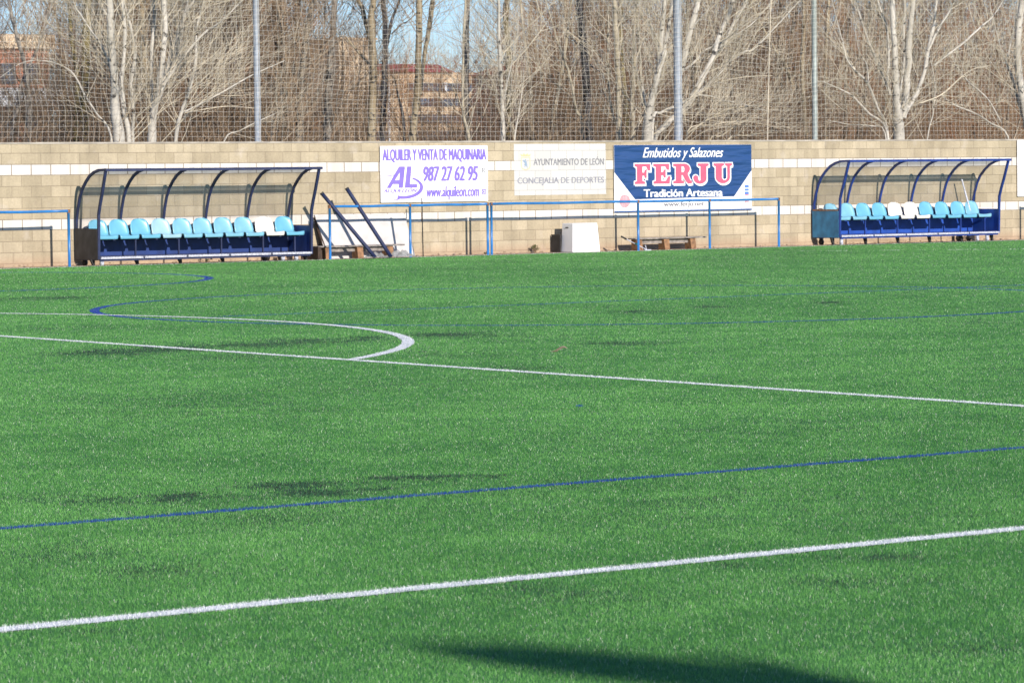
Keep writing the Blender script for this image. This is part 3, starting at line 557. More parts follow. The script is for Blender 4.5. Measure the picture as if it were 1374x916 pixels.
# ------------------------------------------------------------------ block wall
WALL_V, WALL_H = 54.0, 2.26
def wall_material():
    m, nt, p = newmat('block_wall'); N = nt.nodes; L = nt.links
    g = N.new('ShaderNodeNewGeometry'); sx = N.new('ShaderNodeSeparateXYZ'); L.new(g.outputs['Position'], sx.inputs[0])
    ax = N.new('ShaderNodeMath'); ax.operation = 'ADD'; ax.inputs[1].default_value = -27.805+40
    L.new(sx.outputs[0], ax.inputs[0])
    az = N.new('ShaderNodeMath'); az.operation = 'ADD'; az.inputs[1].default_value = -.06+.8
    L.new(sx.outputs[2], az.inputs[0])
    cv = N.new('ShaderNodeCombineXYZ'); L.new(ax.outputs[0], cv.inputs[0]); L.new(az.outputs[0], cv.inputs[1])
    def brick(c1, c2, mo, ms):
        b = N.new('ShaderNodeTexBrick'); b.inputs['Scale'].default_value = 1; b.inputs['Brick Width'].default_value = .4; b.inputs['Row Height'].default_value = .2
        b.inputs['Mortar Size'].default_value = ms; b.inputs['Mortar Smooth'].default_value = .2; b.offset = .5; b.offset_frequency = 2
        b.inputs['Color1'].default_value = (*c1, 1); b.inputs['Color2'].default_value = (*c2, 1); b.inputs['Mortar'].default_value = (*mo, 1)
        L.new(cv.outputs[0], b.inputs['Vector']); return b
    tan = brick((.35, .288, .195), (.44, .366, .256), (.28, .225, .155), .006)
    whi = brick((.58, .53, .48), (.64, .60, .55), (.25, .20, .155), .010)
    # the two cream courses
    def band(z0, z1):
        a = N.new('ShaderNodeMath'); a.operation = 'COMPARE'; a.inputs[1].default_value = (z0+z1)/2; a.inputs[2].default_value = (z1-z0)/2
        L.new(sx.outputs[2], a.inputs[0]); return a
    b1 = band(.662, .858); b2 = band(1.662, 1.858); ad = N.new('ShaderNodeMath'); ad.operation = 'ADD'
    L.new(b1.outputs[0], ad.inputs[0]); L.new(b2.outputs[0], ad.inputs[1])
    n1 = N.new('ShaderNodeTexNoise'); n1.inputs['Scale'].default_value = 1.1; n1.inputs['Detail'].default_value = 7; n1.inputs['Roughness'].default_value = .65
    L.new(g.outputs['Position'], n1.inputs['Vector'])
    n2 = N.new('ShaderNodeTexNoise'); n2.inputs['Scale'].default_value = 26; n2.inputs['Detail'].default_value = 5; L.new(g.outputs['Position'], n2.inputs['Vector'])
    st = N.new('ShaderNodeMix'); st.data_type = 'RGBA'; st.blend_type = 'MULTIPLY'; st.inputs[0].default_value = 1
    r1 = N.new('ShaderNodeMapRange'); r1.inputs[1].default_value = .3; r1.inputs[2].default_value = .7; r1.inputs[3].default_value = .84; r1.inputs[4].default_value = 1.14
    L.new(n1.outputs[0], r1.inputs[0]); L.new(tan.outputs[0], st.inputs[6]); L.new(r1.outputs[0], st.inputs[7])
    s2 = N.new('ShaderNodeMix'); s2.data_type = 'RGBA'; s2.blend_type = 'MULTIPLY'; s2.inputs[0].default_value = 1
    r2 = N.new('ShaderNodeMapRange'); r2.inputs[1].default_value = .3; r2.inputs[2].default_value = .7; r2.inputs[3].default_value = .9; r2.inputs[4].default_value = 1.08
    L.new(n2.outputs[0], r2.inputs[0]); L.new(st.outputs[2], s2.inputs[6]); L.new(r2.outputs[0], s2.inputs[7])
    smp = N.new('ShaderNodeMapping'); smp.inputs['Scale'].default_value = (3.5, 1, .35); L.new(g.outputs['Position'], smp.inputs[0])
    sn = N.new('ShaderNodeTexNoise'); sn.inputs['Scale'].default_value = 1.6; sn.inputs['Detail'].default_value = 6; L.new(smp.outputs[0], sn.inputs['Vector'])
    sr = N.new('ShaderNodeMapRange'); sr.inputs[1].default_value = .42; sr.inputs[2].default_value = .68; sr.inputs[3].default_value = 1.03; sr.inputs[4].default_value = .88; L.new(sn.outputs[0], sr.inputs[0])
    # pale lime bloom, strongest along the bottom and the second course
    ef = N.new('ShaderNodeTexNoise'); ef.inputs['Scale'].default_value = 3.2; ef.inputs['Detail'].default_value = 6; L.new(g.outputs['Position'], ef.inputs['Vector'])
    er = N.new('ShaderNodeMapRange'); er.inputs[1].default_value = .60; er.inputs[2].default_value = .78; er.inputs[4].default_value = .55; L.new(ef.outputs[0], er.inputs[0])
    s3 = N.new('ShaderNodeMix'); s3.data_type = 'RGBA'; s3.inputs[7].default_value = (.48, .42, .36, 1)
    L.new(er.outputs[0], s3.inputs[0]); L.new(s2.outputs[2], s3.inputs[6])
    # reddish splash at the foot
    ft = N.new('ShaderNodeMapRange'); ft.inputs[1].default_value = .05; ft.inputs[2].default_value = .22; ft.inputs[3].default_value = .45; ft.inputs[4].default_value = 0
    L.new(sx.outputs[2], ft.inputs[0])
    s4 = N.new('ShaderNodeMix'); s4.data_type = 'RGBA'; s4.inputs[7].default_value = (.36, .22, .14, 1)
    L.new(ft.outputs[0], s4.inputs[0]); L.new(s3.outputs[2], s4.inputs[6])
    fm = N.new('ShaderNodeMix'); fm.data_type = 'RGBA'; L.new(ad.outputs[0], fm.inputs[0]); L.new(s4.outputs[2], fm.inputs[6]); L.new(whi.outputs[0], fm.inputs[7])
    fx_ = N.new('ShaderNodeMix'); fx_.data_type = 'RGBA'; fx_.blend_type = 'MULTIPLY'; fx_.inputs[0].default_value = 1
    L.new(fm.outputs[2], fx_.inputs[6]); L.new(sr.outputs[0], fx_.inputs[7]); L.new(fx_.outputs[2], p.inputs['Base Color']); p.inputs['Roughness'].default_value = .92
    bp = N.new('ShaderNodeBump'); bp.inputs['Strength'].default_value = .6; bp.inputs['Distance'].default_value = .012; bp.invert = True
    hm = N.new('ShaderNodeMath'); hm.operation = 'MULTIPLY_ADD'; hm.inputs[1].default_value = .25
    L.new(n2.outputs[0], hm.inputs[0]); L.new(tan.outputs['Fac'], hm.inputs[2]); L.new(hm.outputs[0], bp.inputs['Height']); L.new(bp.outputs[0], p.inputs['Normal'])
    return m
M['wall'] = wall_material()
wall = empty('block_wall', (40, WALL_V+.1, 0), 'long tan concrete block wall with two cream painted courses along the pitch', 'wall')
b = MB(); b.box(-60, 60, -.1, .1, -.02, WALL_H-.035); b.build('block_work', M['wall'], wall)
M['coping'] = mat('mortar_coping', (.36, .32, .27), .9, var=.25, scale=3, bump=.4)
b = MB()
for i in range(0, 240):   # slightly uneven coping bed
    x = -60+i*.5; dz = random.uniform(-.004, .004); b.box(x, x+.498, -.112, .112, WALL_H-.033, WALL_H+dz)
b.build('coping', M['coping'], wall)

# ------------------------------------------------------------------ shelters
ARCH = [(.838, .12), (.83, .5), (.82, .68), (.808, .842), (.756, 1.027), (.676, 1.235), (.575, 1.396), (.426, 1.534), (.28, 1.636), (.112, 1.703), (-.054, 1.738), (-.32, 1.745)]
POST = [(.0, .12), (-.015, .60), (-.027, .936), (-.09, 1.12), (-.172, 1.324), (-.32, 1.735)]
def seat_mesh():
    prof = [(.10, .485, .185), (.095, .515, .195), (.105, .54, .20), (.15, .545, .205), (.25, .528, .208), (.36, .518, .208), (.44, .523, .206), (.495, .55, .205), (.525, .60, .205), (.545, .66, .203), (.56, .71, .198), (.575, .76, .183), (.585, .80, .155), (.592, .825, .115), (.596, .838, .06)]
    T = np.linspace(-1, 1, 11); n = len(prof); k = len(T)
    top = []
    for i, (y, z, w) in enumerate(prof):
        for tt in T:
            dish = .018*(tt*tt) if 2 <= i <= 7 else 0
            wrap = -.035*(abs(tt)**2.5) if i > 7 else 0
            top.append((w*tt, y+wrap, z+dish))
    vs = top + [(x, y+.010, z-.010) for x, y, z in top]; o = n*k; fs = []
    for i in range(n-1):
        for j in range(k-1):
            a = i*k+j; fs.append((a, a+1, a+k+1, a+k)); fs.append((o+a, o+a+k, o+a+k+1, o+a+1))
    ring = [j for j in range(k)] + [i*k+k-1 for i in range(1, n)] + [(n-1)*k+j for j in range(k-2, -1, -1)] + [i*k for i in range(n-2, 0, -1)]
    for a, c in zip(ring, ring[1:]+ring[:1]): fs.append((a, o+a, o+c, c))
    b = MB(); b.add(vs, fs); return b.mesh('seat')
SEAT_ME = {}
def seat_of(kind):
    if kind not in SEAT_ME:
        me = seat_mesh(); me.materials.append(M[kind]); me.polygons.foreach_set('use_smooth', np.ones(len(me.polygons), dtype=bool)); SEAT_ME[kind] = me
    return SEAT_ME[kind]
def shelter(loc, Ln, z0, frame, panel, side_mat, kinds, label, seatx0, pitch, sidecap=None, pole=False):
    root = empty('team_shelter', loc, label, 'dugout', 'curved dugout shelters along the wall')
    A = [(y, z+z0) for y, z in ARCH]; P = [(y, z+z0) for y, z in POST]
    xs = [i*Ln/5 for i in range(6)]
    for x in xs:
        b = MB(); b.strip([(x, y, z) for y, z in A], .042, .045, (1, 0, 0)); b.build('arch', [frame][0], root)
    for x in (0, Ln):
        b = MB(); b.strip([(x, y, z) for y, z in P], .045, .045, (1, 0, 0)); b.build('end_post', frame, root)
    b = MB(); b.box(-.02, Ln+.05, -.365, -.325, 1.715+z0, 1.765+z0); b.build('roof_rail', frame, root)
    b = MB(); b.box(.03, Ln-.03, .775, .80, .62+z0, .66+z0); b.box(.03, Ln-.03, .79, .815, .125+z0, .165+z0); b.build('rear_rail', frame, root)
    b = MB(); b.box(.025, Ln-.025, -.012, .028, .085+z0, .122+z0); b.build('front_rail', frame, root)
    for x in (0, Ln):
        b = MB(); b.box(x-.018, x+.018, .03, .81, .10+z0, .14+z0); b.build('base_beam', frame, root)
    for i in range(5):
        b = MB(); b.box(xs[i]+.03, xs[i+1]-.012, -.045, .16, .124+z0, .158+z0)
        for q in range(14): b.box(xs[i]+.05+q*.06, xs[i]+.085+q*.06, -.026, .15, .158+z0, .162+z0)
        b.build('foot_plate', M['alu'], root)
    # curved clear roof and back, one pane per bay
    for i in range(5):
        b = MB(); pts = [(y, z) for y, z in A if z > .70+z0]
        # refine
        pp = []
        for (y0, zz0), (y1, zz1) in zip(pts[:-1], pts[1:]):
            for s_ in (0, .5): pp.append((y0+(y1-y0)*s_, zz0+(zz1-zz0)*s_))
        pp.append(pts[-1]); vs = []
        for x in (xs[i]+.022, xs[i+1]-.022): vs += [(x, y-.004, z) for y, z in pp]
        n = len(pp); b.add(vs, [(k, k+1, n+k+1, n+k) for k in range(n-1)])
        b.build('clear_pane', M['clear'], root, smooth=True)
    # clear end sheets above the solid end panels
    for x in (0.001, Ln-.001):
        up = [(y, z) for y, z in A if z > .75+z0]; fr = [(y, z) for y, z in P if z > .5+z0]
        ring = [(.80, .69+z0)] + [(y-.02, z-.012) for y, z in up[:-1]] + [(y+.03, z) for y, z in reversed(fr[1:])] + [(.02, .69+z0)]
        b = MB(); b.add([(x, y, z) for y, z in ring], [tuple(range(len(ring)))]); b.build('clear_end_sheet', M['clear_side'], root)
    b = MB(); b.box(.025, Ln-.025, .802, .812, .166+z0, .62+z0); b.build('back_panel', panel, root)
    b = MB(); b.box(-.028, -.019, .0, .84, .11+z0, .68+z0); p1 = b.build('end_panel', side_mat, root)
    if sidecap:
        b = MB(); b.box(-.034, .02, .03, .83, .681+z0, .715+z0); b.build('wooden_cap', sidecap, root)
    b = MB(); b.box(Ln-.004, Ln+.006, .03, .80, .14+z0, .66+z0); b.build('end_panel', panel, root)
    b = MB(); b.bar((.03, .36, .47+z0), (Ln-.03, .36, .47+z0), .04); b.build('seat_beam', frame, root)
    for i in range(1, 6):
        x = xs[i]-.05 if i < 5 else Ln-.26
        b = MB(); b.box(x-.014, x+.014, .16, .19, .158+z0, .50+z0); b.box(x-.014, x+.014, .19, .36, .475+z0, .50+z0); b.build('seat_support', frame, root)
    names = dict(seat_blue=None, seat_faded='slightly faded light blue seat', seat_pale='pale bleached blue seat', seat_white='white seat')
    for i, kd in enumerate(kinds):
        s = bpy.data.objects.new('seat', seat_of(kd)); COL.objects.link(s); s.parent = root
        s.location = (seatx0 + i*pitch, random.uniform(-.006, .006), z0+random.uniform(-.004, .004)); s.rotation_euler.z = random.uniform(-.03, .03)
        if names[kd]: s['label'] = names[kd]
    for i, x in enumerate(xs):       # splayed black feet under the arches
        b = MB(); b.add([(x-.06, .2, .115+z0), (x+.03, .2, .115+z0), (x+.035, .2, 0), (x+.0, .2, 0), (x-.06, .25, .115+z0), (x+.03, .25, .115+z0), (x+.035, .25, 0), (x+.0, .25, 0)], [(0, 3, 2, 1), (4, 5, 6, 7), (0, 4, 7, 3), (1, 2, 6, 5), (2, 3, 7, 6), (0, 1, 5, 4)]); b.build('foot', M['rubber'], root)
    for x, y in ((.10, .70), (Ln-.55, .70), (Ln-.28, .66)):
        b = MB(); c = [(x-.03, y, .06), (x+.03, y, .06)]; b.tube(c, .06, 14); b.box(x-.045, x+.045, y-.02, y+.02, .07, .12+z0); b.build('wheel', M['rubber'], root, smooth=False)
    for x in (.08, Ln-.32, Ln-.62):
        b = MB(); b.tube([(x-.02, .04, .04), (x+.03, .04, .04)], .036, 12); b.box(x-.03, x+.04, .02, .06, .04, .095+z0); b.build('castor', M['alu'], root)
    if pole:
        b = MB(); b.tube([(Ln-.33, .55, .60+z0), (Ln-.52, .62, 1.32+z0)], [.022, .018], 8); o = b.build('loose_strut', M['alu'], root)
    return root
shelter((29.27, 53.1, 0), 4.575, 0, M['navy'], M['navy_panel'], M['black_cover'],
        ['seat_blue', 'seat_blue', 'seat_blue', 'seat_pale', 'seat_faded', 'seat_faded', 'seat_faded', 'seat_faded', 'seat_white', 'seat_blue'],
        'navy curved dugout with a black end cover and one white seat near its right end', .265, .4475)
shelter((47.2, 53.1, 0), 4.70, .05, M['royal'], M['royal_panel'], M['teal_panel'],
        ['seat_faded', 'seat_faded', 'seat_blue', 'seat_blue', 'seat_white', 'seat_white', 'seat_blue', 'seat_blue', 'seat_blue', 'seat_faded'],
        'royal blue curved dugout with a teal end panel and two white seats side by side', .22, .4640, M['wood'], True)

# ------------------------------------------------------------------ barriers
def barrier(u0, u1, posts, label):
    root = empty('spectator_rail', ((u0+u1)/2, 53.1, 0), label, 'railing', 'blue tubular railings at the edge of the pitch')
    cx = (u0+u1)/2
    b = MB(); n = 12; b.tube([(u0-cx+(u1-u0)*i/n, 0, 1.005+.004*math.sin(i*1.7)) for i in range(n+1)], .026, 10); b.build('top_rail', M['rail_blue'], root, smooth=True)
    for u in posts:
        b = MB(); b.tube([(u-cx, 0, -.01), (u-cx+random.uniform(-.004, .004), 0, .975)], .026, 10); b.build('post', M['rail_blue'], root, smooth=True)
        b = MB(); b.tube([(u-cx, 0, .976), (u-cx, 0, 1.036)], .031, 10); b.build('joint', M['rust'], root)
barrier(22.9, 28.69, [28.67, 26.82, 24.95, 22.95], 'blue railing at the far left edge, ending beside the dugout with the black cover')
barrier(34.25, 37.99, [34.27, 36.12, 37.97], 'blue railing crossed by two leaning dark tubes, in front of the purple lettered sign')
barrier(38.03, 45.52, [38.06, 41.74, 43.62, 45.50], 'long blue railing running in front of the dark blue banner and the low bench')
barrier(53.32, 58.2, [53.34, 55.2, 57.05], 'blue railing right of the royal blue dugout, only its shadow in the picture')

# two padded dark tubes leaning on the rail
def lean(foot, top, label):
    root = empty('padded_tube', foot, label, 'tube', 'dark tubes leaning on the blue railing')
    d = Vector(top)-Vector(foot)
    b = MB(); b.tube([tuple(d*k/6) for k in range(7)], .037, 14); b.build('tube', M['navy'], root, smooth=True)
    e = d.normalized(); b = MB(); b.tube([tuple(d), tuple(d+e*.03)], .040, 12); b.build('end_cap', M['rubber'], root)
lean((34.98, 52.62, .03), (34.17, 53.19, 1.25), 'left and lower of two dark navy tubes leaning back against the blue railing')
lean((35.33, 52.60, .03), (34.80, 53.28, 1.33), 'right and higher of two dark navy tubes leaning back against the blue railing')
def film_heap(u, v, sx, sy, h, seed, label):
    b = MB(); g = 26; rr = random.Random(seed); vs = []
    for i in range(g):
        for j in range(g):
            a = i/(g-1)*2-1; c = j/(g-1)*2-1; r = math.hypot(a, c)
            z = max(0, 1-r**1.5)*h*(.55+.45*math.sin(a*7+seed)*math.cos(c*9)) + rr.uniform(0, .012)
            vs.append((a*sx*(1+.1*math.sin(c*5)), c*sy, max(.006, z+.006)))
    b.add(vs, [(i*g+j, i*g+j+1, (i+1)*g+j+1, (i+1)*g+j) for i in range(g-1) for j in range(g-1)])
    o = b.build('plastic_film', M['film']); o.location = (u, v, .02); return tag(o, label, 'plastic film', 'crumpled clear film by the tubes')
film_heap(35.1, 52.75, .22, .25, .12, 3, 'crumpled clear plastic film around the foot of the left leaning tube')
film_heap(35.72, 52.85, .30, .28, .16, 5, 'crumpled clear plastic film right of the foot of the right leaning tube')

# thin dark flag stick and cord by the purple sign
o = MB(); o.tube([(0, 0, 0), (0, .02, 1.15)], .011, 8); o = o.build('flag_stick', M['dark']); o.location = (36.555, 53.3, 0)
tag(o, 'thin upright black stick standing below the purple lettered sign', 'stick')

# white board leaning against the wall
root = empty('leaning_board', (35.57, 53.9, 0), 'large off-white board leaning on the wall behind the leaning tubes', 'board')
b = MB(); b.add([(-1.00, -.22, 0), (1.06, -.22, 0), (1.0, .05, .835), (-1.09, .05, .845), (-1.00, -.19, 0), (1.06, -.19, 0), (1.0, .08, .835), (-1.09, .08, .845)],
               [(0, 1, 2, 3), (7, 6, 5, 4), (0, 4, 5, 1), (1, 5, 6, 2), (2, 6, 7, 3), (3, 7, 4, 0)]); b.build('panel', M['white_board'], root)
b = MB(); b.bar((-.96, -.20, .03), (-1.12, .03, .80), .018, .04); b.build('edge_batten', M['wood_dark'], root)

# benches
def bench(u0, u1, v, legs, top, label, dark_end=False):
    c = (u0+u1)/2; root = empty('low_bench', (c, v, 0), label, 'bench', 'low wooden benches at the foot of the wall')
    b = MB(); b.box(u0-c, u1-c, -.13, .13, .228, .255); b.build('seat_plank', M['wood_grey'], root, bevel=.004)
    b = MB(); b.box(u0-c+.25, u1-c-.3, -.012, .012, .135, .222); b.build('stretcher', M['wood_grey'], root)
    for i, l in enumerate(legs):
        b = MB(); b.add([(l-c-.05, -.09, .226), (l-c+.09, -.09, .226), (l-c+.10, -.11, 0), (l-c-.03, -.11, 0), (l-c-.05, .09, .226), (l-c+.09, .09, .226), (l-c+.10, .11, 0), (l-c-.03, .11, 0)],
                       [(0, 3, 2, 1), (4, 5, 6, 7), (0, 4, 7, 3), (1, 2, 6, 5), (2, 3, 7, 6), (0, 1, 5, 4)])
        b.build('leg', M['wood'] if i or not dark_end else M['wood'], root)
bench(34.15, 36.14, 53.45, (34.36, 35.10, 35.80), .25, 'low weathered bench with orange wooden legs in front of the white board')
bench(41.84, 43.72, 53.45, (41.95, 42.66, 43.36), .25, 'low weathered bench with orange wooden legs below the dark blue banner')
b = MB(); b.box(-.075, .0, -.15, .15, 0, .24); b.box(.002, .05, -.10, .16, 0, .18); o = b.build('dark_crate', M['wood_dark']); o.location = (34.20, 53.45, 0)
tag(o, 'small dark brown crate between the dugout and the low bench', 'crate')
# hurdle-like folded frame by the second bench
root = empty('folding_stick', (41.75, 53.2, 0), 'slanted stick with black grip and green sleeve by the low bench under the banner', 'walking stick')
b = MB(); b.tube([(.27, -.03, .012), (-.20, .05, .24)], .011, 8); b.build('shaft', M['alu'], root)
b = MB(); b.tube([(.09, .0, .105), (.0, .015, .15)], .017, 8); b.build('sleeve', M['teal_plastic'], root)
b = MB(); b.tube([(-.20, .05, .24), (-.32, .07, .30)], .018, 8); b.build('grip', M['rubber'], root)
b = MB(); b.bar((.20, -.03, .012), (.36, -.03, .012), .05, .02); b.tube([(.26, -.03, .02), (.22, -.03, .11)], .012, 6); b.build('foot_piece', M['alu'], root)

# white tapered bin
root = empty('waste_bin', (40.56, 53.5, 0), 'white four-sided tapered bin with a small dark slot standing by the wall', 'bin')
b = MB()
def frust(b, x0, x1, y0, y1, X0, X1, Y0, Y1, z0, z1):
    b.add([(x0, y0, z0), (x1, y0, z0), (x1, y1, z0), (x0, y1, z0), (X0, Y0, z1), (X1, Y0, z1), (X1, Y1, z1), (X0, Y1, z1)],
          [(3, 2, 1, 0), (4, 5, 6, 7), (0, 1, 5, 4), (1, 2, 6, 5), (2, 3, 7, 6), (3, 0, 4, 7)])
frust(b, -.345, .355, -.2, .2, -.32, .30, -.18, .18, 0, .585); b.build('shell', M['white_plastic'], root, bevel=.012)
b = MB(); b.box(-.336, -.318, -.03, .05, .49, .51); b.build('slot', M['dark'], root)
o = MB(); o.box(-.012, .004, -.13, .17, 0, .36); o = o.build('bin_shadow_sheet', M['black_cover']); o.location = (40.17, 53.78, 0)  # upright dark sheet added in place of the bin's cast shadow
tag(o, 'black upright sheet added as the shadow just left of the white bin', 'sheet')

# weeds at the wall foot
def weed(u, v, h, n, label, seed):
    rr = random.Random(seed); root = empty('weed', (u, v, 0), label, 'weed', 'weeds at the foot of the wall')
    b = MB(); st = MB()
    for i in range(n):
        a = rr.uniform(0, 6.28); r = rr.uniform(.02, .11); z = rr.uniform(.2, 1)*h; p = Vector((math.cos(a)*r, math.sin(a)*r*.5, z))
        st.tube([(0, 0, 0), (p.x*.6, p.y*.6, z*.6), tuple(p)], [.004, .003, .002], 4)
        for k in range(3):
            q = p*rr.uniform(.6, 1); d = Vector((rr.uniform(-1, 1), rr.uniform(-1, 1), rr.uniform(-.3, .8))).normalized()*rr.uniform(.03, .06)
            s = d.cross(Vector((rr.uniform(-1, 1), rr.uniform(-1, 1), 1))).normalized()*.014
            b.add([q, q+d*.5+s, q+d, q+d*.5-s], [(0, 1, 2, 3)])
    b.build('leaves', M['weed'], root); st.build('stems', M['twig_brown'], root)
weed(39.69, 53.85, .20, 26, 'bushy green weed at the wall foot below the faded painted sign', 3)
weed(38.45, 53.85, .04, 8, 'tiny weed at the wall foot right of the paired railing posts', 4)
weed(31.95, 53.75, .16, 10, 'small weed under the dugout with the black cover', 5)

# dead leaves blown against the wall foot
rng = np.random.default_rng(31); b = MB()
for _ in range(900):
    u = rng.uniform(22, 62); v = 53.98-abs(rng.normal(0, .16)); s = rng.uniform(.012, .035); a = rng.uniform(0, 6.28); tl = rng.uniform(-.8, .8)
    e = np.array([math.cos(a), math.sin(a), .35*tl])*s; f = np.array([-math.sin(a), math.cos(a), .6*tl])*s*.6; p = np.array([u, max(v, 53.2), .012+s*.45])
    b.add([p-e, p+f, p+e, p-f], [(0, 1, 2, 3)])
tag(b.build('fallen_leaves', M['leaf_dry']), 'small dead leaves strewn along the foot of the block wall', 'dead leaves', kind='stuff')

# dry leaf on the pitch
b = MB(); g = 9; vs = []
for i in range(g):
    for j in range(5):
        a = i/(g-1)*2-1; c = (j-2)/2*(1-a*a)*.9
        vs.append((a*.075, c*.028, .022+.012*a+.02*abs(c)+.012*math.sin(a*3)))
b.add(vs, [(i*5+j, i*5+j+1, (i+1)*5+j+1, (i+1)*5+j) for i in range(g-1) for j in range(4)])
o = b.build('dry_leaf', M['leaf_dry']); o.location = (17.05, 22.81, .0); o.rotation_euler = (.1, 0, -.9)
sm = o.modifiers.new('s', 'SOLIDIFY'); sm.thickness = .002
tag(o, 'curled pale brown dry leaf lying alone on the turf beyond the white line', 'leaf')

# ------------------------------------------------------------------ signs
def text_mesh(body, x0, x1, z0, z1, bold=0., shear=0., depth=.001):
    """lettering fitted to the rectangle x0..x1, z0..z1 (capital height measured on the real glyph box)"""
    cu = bpy.data.curves.new('t', 'FONT'); cu.body = body; cu.shear = shear; cu.fill_mode = 'FRONT'; cu.resolution_u = 4
    ob = bpy.data.objects.new('t', cu); COL.objects.link(ob); bpy.context.view_layer.update()
    me = bpy.data.meshes.new_from_object(ob.evaluated_get(bpy.context.evaluated_depsgraph_get()))
    bpy.data.objects.remove(ob); bpy.data.curves.remove(cu)
    n = len(me.vertices); co = np.empty(n*3, np.float32); me.vertices.foreach_get('co', co); co = co.reshape(-1, 3)
    lo = co.min(0); hi = co.max(0)
    X = x0 + (co[:, 0]-lo[0])/(hi[0]-lo[0])*(x1-x0); Z = z0 + (co[:, 1]-lo[1])/(hi[1]-lo[1])*(z1-z0)
    me.vertices.foreach_set('co', np.stack([X, np.zeros(n), Z], 1).astype(np.float32).ravel()); me.update()
    if bold:      # heavier strokes: the same glyphs repeated a little to each side, each copy a hair further back
        b = MB(); fs = [tuple(p.vertices) for p in me.polygons]; h = bold*(z1-z0)
        for k, (dx, dz) in enumerate(((0, 0), (-h, 0), (h, 0), (-h*.5, h*.2), (h*.5, -h*.2))):
            b.add(np.stack([X+dx, np.full(n, -.0022+.0005*k), Z+dz], 1), fs)
        me = b.mesh('lettering')
    return me
def flat(name, me_or_pts, m, parent, y):
    if isinstance(me_or_pts, list):
        b = MB()
        for poly in me_or_pts: b.add([(x, 0, z) for x, z in poly], [tuple(range(len(poly)))])
        me = b.mesh(name)
    else: me = me_or_pts; me.name = name
    me.materials.clear(); me.materials.append(m)
    o = bpy.data.objects.new(name, me); COL.objects.link(o); o.parent = parent; o.location = (0, y, 0); return o
def shape2d(splines, offset=0.0):
    """filled outline(s) with holes (even-odd) through a 2D curve"""
    cu = bpy.data.curves.new('s', 'CURVE'); cu.dimensions = '2D'; cu.fill_mode = 'FRONT'; cu.offset = offset
    for sp in splines:
        s = cu.splines.new('POLY'); s.points.add(len(sp)-1)
        for p, (x, z) in zip(s.points, sp): p.co = (x, z, 0, 1)
        s.use_cyclic_u = True
    ob = bpy.data.objects.new('s', cu); COL.objects.link(ob); bpy.context.view_layer.update()
    me = bpy.data.meshes.new_from_object(ob.evaluated_get(bpy.context.evaluated_depsgraph_get()))
    bpy.data.objects.remove(ob); bpy.data.curves.remove(cu)
    n = len(me.vertices); co = np.empty(n*3, np.float32); me.vertices.foreach_get('co', co); co = co.reshape(-1, 3)
    me.vertices.foreach_set('co', np.stack([co[:, 0], np.zeros(n), co[:, 1]], 1).astype(np.float32).ravel()); me.update()
    return me

# machinery hire board, purple letters on white
def board_map(px0, px1, py0, py1, W_, H_):
    fx = lambda x: (x-px0)/(px1-px0)*W_ ; fz = lambda y: (1-(y-py0)/(py1-py0))*H_
    return fx, fz
root = empty('sign_board', (36.02, 53.95, 1.055), 'white sign with purple lettering ALQUILER Y VENTA DE MAQUINARIA on the wall', 'sign', 'boards and banners on the block wall')
b = MB(); b.box(0, 2.58, 0, .03, 0, 1.11); b.build('board', M['sign_white'], root, bevel=.012)
fx, fz = board_map(83, 1290, 88, 722, 2.58, 1.11)
def tx(name, body, x0, x1, ytop, ybot, m, y=-.003, bold=0., shear=0.):
    return flat(name, text_mesh(body, fx(x0), fx(x1), fz(ybot), fz(ytop), bold, shear), m, root, y)
tx('lettering', 'ALQUILER Y VENTA DE MAQUINARIA', 108, 1268, 125, 274, M['purple'], bold=.045)
tx('lettering', '987 27 62 95', 560, 1170, 320, 486, M['purple'], bold=.055, shear=.18)
tx('lettering', 'www.alquileon.com', 590, 1182, 545, 702, M['purple'], bold=.03, shear=.12)
tx('lettering', 'ALQUI-LEÓN', 108, 482, 560, 614, M['purple'], bold=.06, shear=.3)
def P2(L): return [(fx(x), fz(y)) for x, y in L]
lg = shape2d([P2([(145, 558), (285, 318), (352, 318), (326, 558), (277, 558), (281, 515), (215, 515), (190, 558)]), P2([(240, 470), (286, 470), (293, 385)])])
flat('logo_letter', lg, M['purple'], root, -.003)
flat('logo_letter', shape2d([P2([(345, 558), (375, 318), (425, 318), (405, 515), (488, 518), (482, 558)])]), M['purple'], root, -.003)
# sweep around the logo
sw = []
for i in range(25):
    a = R(62 - i*(62+100)/24); sw.append((330+222*math.cos(a), 560-128*math.sin(a)-6))
sw2 = []
for i in range(25):
    a = R(-112 + i*(112+58)/24); sw2.append((335+180*math.cos(a), 552-102*math.sin(a)-6))
tail = [(270, 694), (168, 689), (260, 684)]
flat('logo_sweep', shape2d([P2(sw + tail + sw2)]), M['purple'], root, -.004)
flat('logo_sweep', shape2d([P2([(118, 434), (160, 418), (235, 408), (228, 418), (165, 426)])]), M['purple'], root, -.004)
ring = [(1240+30*math.cos(a*.2618), 518-38*math.sin(a*.2618)) for a in range(24)]; ring2 = [(1240+24*math.cos(a*.2618), 518-31*math.sin(a*.2618)) for a in range(24)]
flat('emblem', shape2d([P2(ring), P2(ring2)]), M['pale_ink'], root, -.003)
tx('emblem', 'R', 1222, 1262, 342, 396, M['grey_ink'], bold=.02)
flat('emblem', [P2([(1214, 640), (1266, 640), (1266, 585), (1214, 585)])], M['purple'], root, -.003)
tx('emblem', 'CE', 1222, 1258, 596, 630, M['sign_white'], y=-.006, bold=.03)

for k in range(5):
    for z in (.035, 1.075):
        b = MB(); b.tube([(.12+k*.585, -.001, z), (.12+k*.585, -.007, z)], .011, 10); b.build('screw', M['steel_dull'], root)

